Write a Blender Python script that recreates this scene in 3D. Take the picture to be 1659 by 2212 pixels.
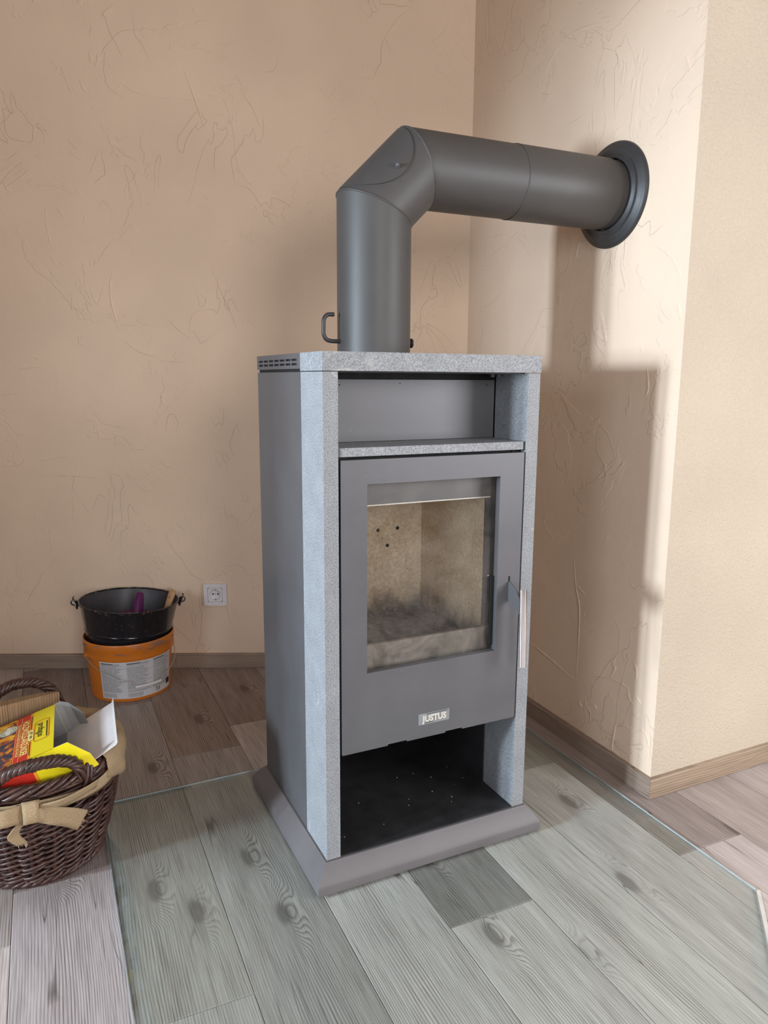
import bpy, bmesh, math, random
from mathutils import Vector, Matrix
random.seed(7)
PI = math.pi
for o in list(bpy.data.objects):
    bpy.data.objects.remove(o, do_unlink=True)
SC = bpy.context.scene
COL = SC.collection

# ------------------------------------------------------------------ camera
cd = bpy.data.cameras.new('camera')
cam = bpy.data.objects.new('camera', cd)
COL.objects.link(cam)
cd.sensor_fit = 'VERTICAL'
cd.sensor_height = 24.0
cd.lens = 24.0 * 1598.5 / 2212.0
cd.clip_start = 0.02
_r = Vector((0.90127386, -0.4332174, 0.00530284))
_u = Vector((0.07195266, 0.161739, 0.98420695))
_f = Vector((0.42723325, 0.88665844, -0.17694228))
cam.matrix_world = Matrix(((_r.x, _u.x, -_f.x, -0.45938777), (_r.y, _u.y, -_f.y, -1.19650273),
                           (_r.z, _u.z, -_f.z, 0.9677239), (0, 0, 0, 1)))
SC.camera = cam

# ------------------------------------------------------------------ light and exposure
VS = SC.view_settings
VS.view_transform = 'Standard'
VS.look = 'None'
VS.gamma = 1.0
VS.use_curve_mapping = False
VS.exposure = 0.0
SC.cycles.use_adaptive_sampling = True
SC.cycles.adaptive_threshold = 0.03
SC.cycles.max_bounces = 8
SC.cycles.transparent_max_bounces = 12
world = bpy.data.worlds.new('sky')
SC.world = world
world.use_nodes = True
wb = world.node_tree.nodes['Background']
wb.inputs['Color'].default_value = (0.80, 0.88, 1.0, 1)
wb.inputs['Strength'].default_value = 0.6

def area(name, loc, target, sx, sy, power, color):
    d = bpy.data.lights.new(name, 'AREA')
    d.shape = 'RECTANGLE'
    d.size, d.size_y = sx, sy
    d.energy = power
    d.color = color
    o = bpy.data.objects.new(name, d)
    COL.objects.link(o)
    o.location = loc
    o.rotation_euler = (Vector(target) - Vector(loc)).to_track_quat('-Z', 'Y').to_euler()
    return o
# two narrow panes of the window far to the left, a big patio door behind the photographer, a window on the right
area('daylight_left', (-3.25, -0.06, 1.10), (0.4, 0.42, 1.02), 0.20, 0.42, 98, (0.72, 0.87, 1.0))
area('daylight_left', (-3.25, -0.40, 1.10), (0.4, 0.06, 1.02), 0.20, 0.42, 98, (0.72, 0.87, 1.0))
area('daylight_left', (-3.25, -2.1, 1.45), (-0.2, 0.2, 0.6), 0.9, 1.1, 27, (0.76, 0.88, 1.0))
area('daylight_behind', (-0.2, -3.75, 1.45), (-0.1, 0.0, 0.9), 1.0, 1.2, 47, (1.0, 0.96, 0.92))
area('daylight_right', (2.05, -2.2, 1.15), (0.4, -0.4, 0.1), 1.2, 1.5, 60, (0.96, 0.97, 1.0))

# ------------------------------------------------------------------ mesh helpers
def mat_of(o, m):
    o.data.materials.append(m)

def link(name, me, m=None, parent=None, smooth=False, angle=None):
    o = bpy.data.objects.new(name, me)
    COL.objects.link(o)
    if m is not None and not me.materials:
        for mm in (m if isinstance(m, (list, tuple)) else [m]):
            me.materials.append(mm)
    if parent is not None:
        o.parent = parent
    if smooth:
        for p in me.polygons:
            p.use_smooth = True
        if angle is not None:
            try:
                me.set_sharp_from_angle(angle=angle)
            except Exception:
                pass
    return o

def bm_obj(name, bm, m=None, parent=None, smooth=False, angle=math.radians(35), bevel=0, seg=2):
    if bevel:
        bmesh.ops.bevel(bm, geom=[e for e in bm.edges if e.calc_face_angle(0) > 0.5], offset=bevel, segments=seg,
                        affect='EDGES', profile=0.5, clamp_overlap=True)
        smooth = True
    me = bpy.data.meshes.new(name)
    bmesh.ops.recalc_face_normals(bm, faces=bm.faces[:])
    bm.to_mesh(me)
    bm.free()
    return link(name, me, m, parent, smooth, angle)

def add_box(bm, x0, x1, y0, y1, z0, z1, mi=0):
    v = [bm.verts.new(c) for c in ((x0,y0,z0),(x1,y0,z0),(x1,y1,z0),(x0,y1,z0),(x0,y0,z1),(x1,y0,z1),(x1,y1,z1),(x0,y1,z1))]
    for q in ((0,3,2,1),(4,5,6,7),(0,1,5,4),(1,2,6,5),(2,3,7,6),(3,0,4,7)):
        f = bm.faces.new([v[i] for i in q])
        f.material_index = mi
    return v

def box(name, x0, x1, y0, y1, z0, z1, m, parent=None, bevel=0.0, seg=2):
    bm = bmesh.new()
    add_box(bm, x0, x1, y0, y1, z0, z1)
    return bm_obj(name, bm, m, parent, bevel=bevel, seg=seg)

def add_prism(bm, pts, z0, z1, mi=0):
    a = [bm.verts.new((p[0], p[1], z0)) for p in pts]
    b = [bm.verts.new((p[0], p[1], z1)) for p in pts]
    n = len(pts)
    bm.faces.new(a[::-1]).material_index = mi
    bm.faces.new(b).material_index = mi
    for i in range(n):
        bm.faces.new((a[i], a[(i+1) % n], b[(i+1) % n], b[i])).material_index = mi

def frame_of(t, hint=Vector((0, 0, 1))):
    t = t.normalized()
    if abs(t.dot(hint)) > 0.95:
        hint = Vector((1, 0, 0))
    s = t.cross(hint).normalized()
    return s, s.cross(t).normalized()

def add_tube(bm, pts, r, n=8, caps=True, closed=False):
    P = [Vector(p) for p in pts]
    R = r if isinstance(r, (list, tuple)) else [r] * len(P)
    rings = []
    N = len(P)
    s_prev = None
    for i, p in enumerate(P):
        if closed:
            t = P[(i+1) % N] - P[i-1]
        else:
            t = P[min(i+1, N-1)] - P[max(i-1, 0)]
        t.normalize()
        if s_prev is None:
            s, u = frame_of(t)
        else:
            s = (s_prev - t * s_prev.dot(t)).normalized()
            u = s.cross(t).normalized()
        s_prev = s
        rings.append([bm.verts.new(p + (s*math.cos(a) + u*math.sin(a)) * R[i]) for a in [2*PI*k/n for k in range(n)]])
    M = N if closed else N - 1
    for i in range(M):
        a, b = rings[i], rings[(i+1) % N]
        for k in range(n):
            bm.faces.new((a[k], a[(k+1) % n], b[(k+1) % n], b[k]))
    if caps and not closed:
        bm.faces.new(rings[0][::-1])
        bm.faces.new(rings[-1])

def tube(name, pts, r, m, parent=None, n=10, closed=False):
    bm = bmesh.new()
    add_tube(bm, pts, r, n, True, closed)
    return bm_obj(name, bm, m, parent, smooth=True, angle=math.radians(50))

def smooth_path(pts, k=6):
    P = [Vector(p) for p in pts]
    out = []
    for i in range(len(P)-1):
        p0, p1, p2, p3 = P[max(i-1, 0)], P[i], P[i+1], P[min(i+2, len(P)-1)]
        for j in range(k):
            t = j / k
            out.append(0.5*((2*p1) + (p2-p0)*t + (2*p0-5*p1+4*p2-p3)*t*t + (3*p1-p0-3*p2+p3)*t**3))
    out.append(P[-1])
    return out

def add_lathe(bm, prof, n=64, cx=0, cy=0, mi=0, close=False):
    rings = []
    for r, z in prof:
        if r < 1e-6:
            rings.append([bm.verts.new((cx, cy, z))])
        else:
            rings.append([bm.verts.new((cx + r*math.cos(2*PI*k/n), cy + r*math.sin(2*PI*k/n), z)) for k in range(n)])
    R = list(zip(rings, rings[1:]))
    if close:
        R.append((rings[-1], rings[0]))
    for a, b in R:
        for k in range(n):
            q = []
            for v in (a[k % len(a)], a[(k+1) % len(a)], b[(k+1) % len(b)], b[k % len(b)]):
                if v not in q:
                    q.append(v)
            if len(q) > 2:
                bm.faces.new(q).material_index = mi

def lathe(name, prof, m, parent=None, n=64, close=False, angle=math.radians(40)):
    bm = bmesh.new()
    add_lathe(bm, prof, n, close=close)
    return bm_obj(name, bm, m, parent, smooth=True, angle=angle)

def empty(name, loc, label=None, cat=None, group=None, rotz=0):
    o = bpy.data.objects.new(name, None)
    COL.objects.link(o)
    o.empty_display_size = 0.05
    o.location = loc
    o.rotation_euler = (0, 0, rotz)
    tag(o, label, cat, group)
    return o

def tag(o, label=None, cat=None, group=None, kind=None):
    if label: o['label'] = label
    if cat: o['category'] = cat
    if group: o['group'] = group
    if kind: o['kind'] = kind
    return o

def text_mesh(body, size, extrude=0.0, bold=0.0, sx=1.0, shear=0.0, spacing=1.0, res=4):
    c = bpy.data.curves.new('lettering', 'FONT')
    c.body = body
    c.size = size
    c.extrude = extrude
    c.offset = bold
    c.shear = shear
    c.space_character = spacing
    c.resolution_u = res
    c.align_x = 'CENTER'
    c.align_y = 'CENTER'
    o = bpy.data.objects.new('lettering', c)
    COL.objects.link(o)
    dg = bpy.context.evaluated_depsgraph_get()
    me = bpy.data.meshes.new_from_object(o.evaluated_get(dg))
    bpy.data.objects.remove(o, do_unlink=True)
    bpy.data.curves.remove(c)
    for v in me.vertices:
        v.co.x *= sx
    return me

# ------------------------------------------------------------------ material helpers
class NT:
    def __init__(s, name):
        s.m = bpy.data.materials.new(name)
        s.m.use_nodes = True
        s.t = s.m.node_tree
        s.b = s.t.nodes['Principled BSDF']
        s.out = s.t.nodes['Material Output']
    def n(s, typ, **kw):
        nd = s.t.nodes.new(typ)
        for k, v in kw.items():
            setattr(nd, k, v)
        return nd
    def l(s, a, b):
        s.t.links.new(a, b)
    def val(s, x, sock):
        if isinstance(x, (int, float)):
            sock.default_value = x
        elif isinstance(x, (tuple, list)):
            sock.default_value = tuple(x) if len(x) == len(sock.default_value) else tuple(x) + (1,)
        else:
            s.l(x, sock)
    def math(s, op, a, b=0.0, c=0.0, clamp=False):
        nd = s.n('ShaderNodeMath', operation=op, use_clamp=clamp)
        s.val(a, nd.inputs[0]); s.val(b, nd.inputs[1]); s.val(c, nd.inputs[2])
        return nd.outputs[0]
    def vec(s, op, a, b=(0, 0, 0)):
        nd = s.n('ShaderNodeVectorMath', operation=op)
        s.val(a, nd.inputs[0]); s.val(b, nd.inputs[1])
        return nd.outputs[0]
    def sepxyz(s, v):
        nd = s.n('ShaderNodeSeparateXYZ'); s.l(v, nd.inputs[0]); return nd.outputs
    def xyz(s, a, b, c):
        nd = s.n('ShaderNodeCombineXYZ')
        for x, k in zip((a, b, c), nd.inputs): s.val(x, k)
        return nd.outputs[0]
    def obj(s):
        return s.n('ShaderNodeTexCoord').outputs['Object']
    def noise(s, v, scale, detail=3, rough=0.5, dist=0.0):
        nd = s.n('ShaderNodeTexNoise')
        if v is not None: s.l(v, nd.inputs['Vector'])
        s.val(scale, nd.inputs['Scale']); nd.inputs['Detail'].default_value = detail
        nd.inputs['Roughness'].default_value = rough; nd.inputs['Distortion'].default_value = dist
        return nd.outputs['Fac']
    def voro(s, v, scale, feature='F1', out='Distance', rand=1.0):
        nd = s.n('ShaderNodeTexVoronoi', feature=feature)
        s.l(v, nd.inputs['Vector']); nd.inputs['Scale'].default_value = scale
        nd.inputs['Randomness'].default_value = rand
        return nd.outputs[out]
    def ramp(s, x, lo, hi, a=0.0, b=1.0, smooth=False):
        nd = s.n('ShaderNodeMapRange', clamp=True)
        if smooth: nd.interpolation_type = 'SMOOTHSTEP'
        s.val(x, nd.inputs[0])
        for i, q in enumerate((lo, hi, a, b)): s.val(q, nd.inputs[i+1])
        return nd.outputs[0]
    def mix(s, f, a, b, mode='MIX'):
        nd = s.n('ShaderNodeMix', data_type='RGBA', blend_type=mode)
        s.val(f, nd.inputs['Factor']); s.val(a, nd.inputs['A']); s.val(b, nd.inputs['B'])
        nd.inputs['Factor'].default_value = f if isinstance(f, (int, float)) else 0.5
        return nd.outputs['Result']
    def bump(s, h, strength=0.3, dist=0.001, prev=None):
        nd = s.n('ShaderNodeBump')
        nd.inputs['Strength'].default_value = strength; nd.inputs['Distance'].default_value = dist
        s.l(h, nd.inputs['Height'])
        if prev is not None: s.l(prev, nd.inputs['Normal'])
        return nd.outputs[0]
    def fin(s, col=None, rough=None, metal=None, normal=None, spec=None):
        B = s.b.inputs
        if col is not None: s.val(col, B['Base Color'])
        if rough is not None: s.val(rough, B['Roughness'])
        if metal is not None: s.val(metal, B['Metallic'])
        if spec is not None: s.val(spec, B['Specular IOR Level'])
        if normal is not None: s.l(normal, B['Normal'])
        return s.m

def plain(name, col, rough=0.5, metal=0.0, spec=0.5, var=0.08, scale=40, bump=0.0):
    t = NT(name)
    v = t.obj()
    n = t.noise(v, scale, 4, 0.6)
    k = t.ramp(n, 0.3, 0.7, 1-var, 1+var)
    c = t.mix(1.0, col, t.xyz(k, k, k), 'MULTIPLY')
    nm = t.bump(t.noise(v, scale*8, 2), bump, 0.0006) if bump else None
    return t.fin(c, t.ramp(n, 0.3, 0.7, rough*0.93, min(1, rough*1.07)), metal, nm, spec)

# wood: contour lines of a warped field make grain, knots appear where the field has bumps
def wood(name, light, dark, knot, freq=95, axis='y', rough=0.45, warp=1.0, knots=True, bumps=0.5, spec=0.4):
    t = NT(name)
    info = t.n('ShaderNodeObjectInfo')
    rnd = info.outputs['Random']
    tone = info.outputs['Color']
    x, y, z = t.sepxyz(t.obj())
    if axis == 'x': x, y = y, x
    if axis == 'xz': x, y = z, x
    if axis == 'z': y, z = z, y
    ox = t.math('MULTIPLY', rnd, 37.0)
    X = t.math('ADD', x, ox)
    Y = t.math('ADD', y, t.math('MULTIPLY', rnd, 91.0))
    warp1 = t.noise(t.xyz(t.math('MULTIPLY', X, 9.0), t.math('MULTIPLY', Y, 1.6), z), 1.0, 2, 0.5)
    warp2 = t.noise(t.xyz(t.math('MULTIPLY', X, 30.0), t.math('MULTIPLY', Y, 5.0), z), 1.0, 2, 0.5)
    f = t.math('ADD', X, t.math('MULTIPLY', warp1, 0.05*warp))
    f = t.math('ADD', f, t.math('MULTIPLY', warp2, 0.004))
    core = None
    if knots:
        kv = t.xyz(t.math('MULTIPLY', X, 6.2), t.math('MULTIPLY', Y, 2.3), 0.0)
        vor = t.n('ShaderNodeTexVoronoi', feature='F1', voronoi_dimensions='2D')
        t.l(kv, vor.inputs['Vector']); vor.inputs['Scale'].default_value = 1.0
        d = t.math('ADD', vor.outputs['Distance'], t.math('MULTIPLY', t.math('SUBTRACT', warp2, 0.5), 0.10))
        on = t.ramp(t.sepxyz(vor.outputs['Color'])[0], 0.42, 0.46)
        big = t.math('MULTIPLY', t.ramp(d, 0.0, 0.27, 1.0, 0.0, True), on)
        f = t.math('ADD', f, t.math('MULTIPLY', big, 0.040))
        core = t.math('MULTIPLY', t.ramp(d, 0.045, 0.10, 1.0, 0.0, True), on)
        halo = t.math('MULTIPLY', t.ramp(d, 0.06, 0.22, 1.0, 0.0, True), on)
    fr = t.math('FRACT', t.math('MULTIPLY', f, freq))
    late = t.math('MULTIPLY', t.ramp(fr, 0.35, 0.88, 0, 1, True), t.ramp(fr, 0.90, 1.0, 1, 0, True))
    fine = t.noise(t.xyz(t.math('MULTIPLY', X, 420.0), t.math('MULTIPLY', Y, 9.0), z), 1.0, 3, 0.6)
    mid = t.noise(t.xyz(t.math('MULTIPLY', X, 26.0), t.math('MULTIPLY', Y, 2.2), z), 1.0, 3, 0.6)
    band = t.noise(t.xyz(t.math('MULTIPLY', X, 11.0), t.math('MULTIPLY', Y, 1.0), z), 1.0, 2, 0.5)
    amt = t.math('MULTIPLY', late, t.ramp(band, 0.35, 0.65, 0.15, 0.62))
    amt = t.math('ADD', amt, t.math('MULTIPLY', t.ramp(fine, 0.42, 0.75), 0.55))
    amt = t.math('ADD', amt, t.math('MULTIPLY', t.ramp(mid, 0.35, 0.8), 0.35), clamp=True)
    c = t.mix(amt, light, dark)
    crack = t.math('MULTIPLY', t.ramp(t.math('ABSOLUTE', t.math('SUBTRACT', t.noise(t.xyz(t.math('MULTIPLY', X, 24.0), t.math('MULTIPLY', Y, 1.3), z), 1.0, 1, 0.5), 0.5)), 0.0, 0.006, 1, 0),
                   t.ramp(t.noise(t.xyz(t.math('MULTIPLY', X, 3.0), t.math('MULTIPLY', Y, 3.0), z), 1.0, 1), 0.55, 0.62))
    c = t.mix(t.math('MULTIPLY', crack, 0.75), c, tuple(k*0.6 for k in knot))
    if core is not None:
        c = t.mix(t.math('MULTIPLY', halo, 0.22), c, dark)
        c = t.mix(t.math('MULTIPLY', core, 0.62), c, knot)
    c = t.mix(1.0, c, tone, 'MULTIPLY')
    h = t.math('SUBTRACT', 1.0, t.math('ADD', t.math('MULTIPLY', amt, 0.8), crack))
    return t.fin(c, t.ramp(amt, 0, 1, rough, rough+0.15), 0.0, t.bump(h, bumps, 0.0006), spec)

M = {}
M['plank'] = wood('laminate_plank', (0.56, 0.505, 0.485), (0.19, 0.155, 0.142), (0.10, 0.078, 0.07), freq=215, warp=0.7)
M['skirt'] = wood('skirting_wood', (0.40, 0.315, 0.245), (0.20, 0.145, 0.11), (0.12, 0.09, 0.07), freq=150, axis='xz', warp=0.25, knots=False)
M['log'] = wood('rough_sawn_wood', (0.42, 0.28, 0.16), (0.20, 0.115, 0.06), (0.10, 0.05, 0.02), freq=190, axis='z', warp=0.5, rough=0.8, bumps=1.0, spec=0.2)
M['handle_wood'] = plain('brush_handle_wood', (0.55, 0.33, 0.17), 0.5, var=0.12, scale=60)

def paint(name, col, coarse, cs, fine_s, fine):
    t = NT(name)
    v = t.obj()
    n1 = t.noise(v, 3.0, 4, 0.55)
    k = t.ramp(n1, 0.3, 0.7, 0.95, 1.05)
    c = t.mix(1.0, col, t.xyz(k, k, k), 'MULTIPLY')
    big = t.noise(v, cs, 5, 0.6, 0.6)
    nm = t.bump(big, coarse, 0.012)
    blob = t.ramp(t.noise(v, fine_s, 3, 0.55), 0.45, 0.7)
    nm = t.bump(blob, fine, 0.0012, nm)
    if cs < 5.5:   # edges of thin plaster coats and short scratches left by the trowel
        e = t.noise(v, 3.1, 5, 0.62, 0.9)
        nm = t.bump(t.ramp(e, 0.560, 0.572), 0.8, 0.0011, nm)
        w = t.noise(t.vec('MULTIPLY', v, (1.0, 1.0, 0.55)), 7.0, 2, 0.5, 1.4)
        sc = t.math('MULTIPLY', t.ramp(t.math('ABSOLUTE', t.math('SUBTRACT', w, 0.5)), 0.0, 0.008, 1, 0), t.ramp(t.noise(v, 4.0, 2), 0.56, 0.62))
        nm = t.bump(sc, 0.9, 0.0012, nm)
    nm = t.bump(t.noise(v, 900, 2), 0.10, 0.0004, nm)
    return t.fin(c, 0.8, 0, nm, 0.25)
M['plaster'] = paint('trowelled_plaster_paint', (0.80, 0.620, 0.475), 0.22, 5.0, 45, 0.16)
M['textured'] = paint('woodchip_wall_paint', (0.58, 0.49, 0.385), 0.05, 6.0, 150, 0.9)
M['white'] = paint('white_wall_paint', (0.42, 0.36, 0.31), 0.05, 5.0, 60, 0.1)

def stone(name):
    t = NT(name)
    v = t.obj()
    n = t.noise(v, 420, 3, 0.7)
    n2 = t.noise(v, 22, 5, 0.62)
    c = t.mix(t.ramp(n, 0.36, 0.66), (0.165, 0.173, 0.185), (0.39, 0.40, 0.42))
    k = t.ramp(n2, 0.3, 0.7, 0.90, 1.10)
    c = t.mix(1.0, c, t.xyz(k, k, k), 'MULTIPLY')
    sp = t.voro(v, 190)
    c = t.mix(t.ramp(sp, 0.10, 0.2, 0.55, 0.0), c, (0.045, 0.05, 0.055))
    w = t.vec('ADD', t.vec('MULTIPLY', v, (1.0, 1.0, 0.8)), t.xyz(0.13, 0.37, 0.21))
    vn = t.noise(w, 4.3, 3, 0.45, 0.4)
    ln = t.ramp(t.math('ABSOLUTE', t.math('SUBTRACT', vn, 0.53)), 0.0, 0.0045, 1, 0)
    ln = t.math('MULTIPLY', ln, t.ramp(t.noise(v, 9, 2), 0.50, 0.60))
    c = t.mix(t.math('MULTIPLY', ln, 0.6), c, (0.52, 0.51, 0.48))
    h = t.math('ADD', t.math('MULTIPLY', n, 0.5), t.ramp(sp, 0.1, 0.2))
    return t.fin(c, 0.52, 0, t.bump(h, 0.25, 0.0006), 0.45)
M['stone'] = stone('grey_soapstone')

def steel(name, col, rough, spec=0.5, metal=0.0):
    t = NT(name)
    v = t.obj()
    n = t.noise(v, 7, 4, 0.6)
    k = t.ramp(n, 0.3, 0.7, 0.90, 1.10)
    c = t.mix(1.0, col, t.xyz(k, k, k), 'MULTIPLY')
    g = t.noise(v, 1400, 2, 0.6)
    sc = t.ramp(t.math('ABSOLUTE', t.math('SUBTRACT', t.noise(v, 9, 2, 0.4, 1.0), 0.5)), 0.0, 0.002, 0.14, 0)
    sc = t.math('MULTIPLY', sc, t.ramp(t.noise(v, 16, 2), 0.58, 0.66))
    c = t.mix(sc, c, (0.35, 0.34, 0.33))
    return t.fin(c, t.ramp(n, 0.3, 0.7, rough-0.03, rough+0.04), metal, t.bump(g, 0.10, 0.0002), spec)
M['steel'] = steel('anthracite_steel', (0.122, 0.120, 0.128), 0.44, 0.6, 0.30)
M['pipe'] = steel('graphite_flue_paint', (0.066, 0.061, 0.059), 0.49, 0.5, 0.0)
M['base'] = steel('anthracite_plinth_paint', (0.135, 0.122, 0.124), 0.48)
M['dark'] = plain('black_stove_interior', (0.022, 0.021, 0.023), 0.6, var=0.3, scale=20)
M['black'] = plain('black_gap', (0.006, 0.006, 0.006), 0.8)
M['blackmetal'] = plain('black_enamel', (0.036, 0.034, 0.035), 0.46)
M['chrome'] = plain('polished_chrome', (0.82, 0.82, 0.84), 0.09, metal=1.0, var=0.02)
M['silver'] = plain('brushed_letter_metal', (0.78, 0.74, 0.66), 0.3, metal=0.6, var=0.05)
M['plate_grey'] = plain('grey_badge_film', (0.25, 0.26, 0.28), 0.35, var=0.03)
M['ink'] = plain('black_print', (0.02, 0.02, 0.02), 0.6, var=0)

def vermiculite():
    t = NT('vermiculite_firebrick')
    v = t.obj()
    n = t.noise(v, 130, 4, 0.7)
    c = t.mix(t.ramp(n, 0.35, 0.7), (0.56, 0.45, 0.33), (0.86, 0.76, 0.60))
    c = t.mix(t.ramp(t.noise(v, 12, 4, 0.6), 0.35, 0.7, 0.0, 0.45), c, (0.46, 0.35, 0.25))
    c = t.mix(t.ramp(t.voro(v, 75), 0.08, 0.14, 0.7, 0.0), c, (0.10, 0.08, 0.06))
    z = t.sepxyz(v)[2]
    soot = t.ramp(t.math('ADD', z, t.math('MULTIPLY', t.noise(v, 22, 4, 0.65), 0.12)), 0.478, 0.555, 1.0, 0.0, True)
    c = t.mix(t.math('MULTIPLY', soot, 0.9), c, (0.06, 0.05, 0.045))
    return t.fin(c, 0.95, 0, t.bump(n, 0.5, 0.0015), 0.1)
M['vermi'] = vermiculite()

def ash():
    t = NT('ash_covered_grate')
    v = t.obj()
    x, y, z = t.sepxyz(v)
    n = t.noise(v, 45, 5, 0.7)
    c = t.mix(t.ramp(n, 0.3, 0.7), (0.06, 0.05, 0.045), (0.19, 0.165, 0.15))
    return t.fin(c, 0.95, 0, t.bump(n, 0.8, 0.004), 0.1)
M['ash'] = ash()

def ashy_steel():
    t = NT('ash_stained_steel')
    v = t.obj()
    n = t.noise(v, 16, 5, 0.65, 0.8)
    c = t.mix(t.ramp(n, 0.42, 0.72), (0.13, 0.115, 0.10), (0.33, 0.29, 0.26))
    return t.fin(c, 0.55, 0.2, None, 0.4)
M['ashsteel'] = ashy_steel()

def pane_glass(name, tint, ior=1.45, film=0.0, rough=0.0, film_col=(0.5, 0.46, 0.4)):
    t = NT(name)
    tr = t.n('ShaderNodeBsdfTransparent'); tr.inputs['Color'].default_value = tint + (1,)
    gl = t.n('ShaderNodeBsdfGlossy'); gl.inputs['Roughness'].default_value = rough
    f0 = ((ior-1)/(ior+1))**2
    lw = t.n('ShaderNodeLayerWeight'); lw.inputs['Blend'].default_value = 0.5
    geo = t.n('ShaderNodeNewGeometry')
    k = t.math('ADD', t.math('MULTIPLY', t.math('POWER', lw.outputs['Facing'], 5.0), 1-f0), f0)
    k = t.math('MULTIPLY', k, t.math('SUBTRACT', 1.0, geo.outputs['Backfacing']))
    mx = t.n('ShaderNodeMixShader')
    t.l(k, mx.inputs[0]); t.l(tr.outputs[0], mx.inputs[1]); t.l(gl.outputs[0], mx.inputs[2])
    res = mx.outputs[0]
    if film:
        df = t.n('ShaderNodeBsdfDiffuse'); df.inputs['Color'].default_value = film_col + (1,)
        m2 = t.n('ShaderNodeMixShader')
        v = t.obj()
        k = t.math('MULTIPLY', t.ramp(t.noise(v, 14, 4, 0.65, 1.0), 0.35, 0.7), film)
        t.l(k, m2.inputs[0]); t.l(res, m2.inputs[1]); t.l(df.outputs[0], m2.inputs[2])
        res = m2.outputs[0]
    t.l(res, t.out.inputs['Surface'])
    t.t.nodes.remove(t.b)
    return t.m
M['stove_glass'] = pane_glass('stove_door_glass', (0.975, 0.97, 0.96), 1.5, 0.07)
M['hearth_glass'] = pane_glass('hearth_glass_face', (0.955, 0.982, 0.972), 1.5, 0.02, 0.03, (0.7, 0.8, 0.8))
M['hearth_bevel'] = pane_glass('hearth_glass_bevel', (0.90, 0.96, 0.955), 1.9, 0.10, 0.02, (0.66, 0.74, 0.77))
M['hearth_edge'] = plain('hearth_glass_edge', (0.50, 0.58, 0.62), 0.15, var=0.2, scale=30)
M['seal'] = plain('clear_sealing_lip_and_lit_edge', (0.74, 0.72, 0.68), 0.3, var=0.1)
M['socket'] = plain('white_socket_plastic', (0.80, 0.77, 0.80), 0.32, var=0.02)
M['socket_pin'] = plain('socket_contact_metal', (0.55, 0.52, 0.48), 0.3, metal=0.8)

# ------------------------------------------------------------------ room shell
RIDGES = {"back":[[[0.451,1.3],[0.439,1.255],[0.439,1.201],[0.45,1.146],[0.457,1.107]],[[0.468,1.084],[0.506,1.055],[0.542,1.039],[0.575,1.034]],[[0.614,1.147],[0.64,1.12],[0.681,1.088]],[[0.751,1.307],[0.785,1.222],[0.811,1.163],[0.828,1.108]],[[0.262,1.5],[0.256,1.439],[0.262,1.382],[0.267,1.356]],[[0.854,1.82],[0.884,1.775],[0.897,1.75],[0.916,1.704]],[[0.687,1.875],[0.715,1.802],[0.731,1.752],[0.751,1.698]],[[0.166,0.657],[0.243,0.656],[0.339,0.651],[0.372,0.638]],[[0.07,0.836],[0.099,0.783],[0.125,0.726],[0.126,0.696],[0.081,0.684],[0.055,0.691]],[[0.179,0.701],[0.223,0.711],[0.281,0.718]],[[0.074,0.912],[0.129,0.919]],[[0.137,1.571],[0.157,1.589],[0.171,1.597]],[[0.134,1.558],[0.143,1.533],[0.155,1.514]],[[0.336,0.837],[0.369,0.828],[0.38,0.775],[0.443,0.785]],[[0.202,0.499],[0.195,0.433],[0.196,0.341]],[[0.724,2.037],[0.732,2.017]],[[0.678,1.984],[0.696,1.997]],[[0.475,1.656],[0.501,1.631],[0.536,1.614]],[[0.79,1.383],[0.809,1.388]],[[0.135,0.992],[0.216,1.002]],[[0.185,1.029],[0.203,1.025]],[[0.276,0.584],[0.278,0.544],[0.27,0.494]],[[0.858,1.154],[0.89,1.126]],[[1.284,1.958],[1.325,2.014],[1.378,2.052]],[[0.263,1.334],[0.278,1.307]],[[0.285,1.316],[0.3,1.307]],[[0.579,1.022],[0.657,1.018]]],"right":[[[0.528,1.752],[0.498,1.777],[0.461,1.794],[0.411,1.804],[0.322,1.788]],[[0.431,1.595],[0.388,1.598],[0.346,1.603]],[[0.047,1.62],[0.04,1.6],[0.032,1.583]],[[0.106,1.262],[0.066,1.238],[0.036,1.211],[0.018,1.179]],[[0.263,1.132],[0.249,1.092],[0.243,1.061],[0.283,1.085]],[[0.021,1.129],[0.012,1.097]],[[0.253,1.515],[0.239,1.531],[0.224,1.535]],[[0.098,0.993],[0.091,0.951],[0.098,0.93]],[[0.369,1.269],[0.357,1.303],[0.336,1.304]],[[0.549,1.707],[0.503,1.69]],[[0.123,1.047],[0.116,1.03]],[[0.315,0.503],[0.303,0.438],[0.286,0.39],[0.281,0.335],[0.281,0.18]],[[0.49,0.216],[0.439,0.207],[0.371,0.196],[0.287,0.177]],[[0.219,0.216],[0.17,0.231],[0.128,0.239],[0.087,0.236],[0.058,0.242]],[[0.092,0.236],[0.084,0.211],[0.071,0.203]],[[0.066,0.226],[0.045,0.212]],[[0.124,0.128],[0.129,0.095],[0.131,0.058],[0.106,0.054]],[[0.124,0.13],[0.093,0.138],[0.062,0.133],[0.035,0.15],[0.016,0.132],[0.013,0.062]],[[0.078,0.307],[0.067,0.289],[0.067,0.263]],[[0.152,0.273],[0.139,0.27],[0.154,0.237]],[[0.301,0.438],[0.265,0.422]],[[0.265,0.128],[0.252,0.117]],[[0.207,0.144],[0.195,0.137]]]}
O2 = Vector((0.804, -0.026)); C2 = Vector((0.824, 0.862)); B2 = Vector((-0.5933, 1.4980))
DR = (C2-O2).normalized(); NR = Vector((-DR.y, DR.x))
DB = (C2-B2).normalized(); NB = Vector((DB.y, -DB.x))
CEIL = 2.5

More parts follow.
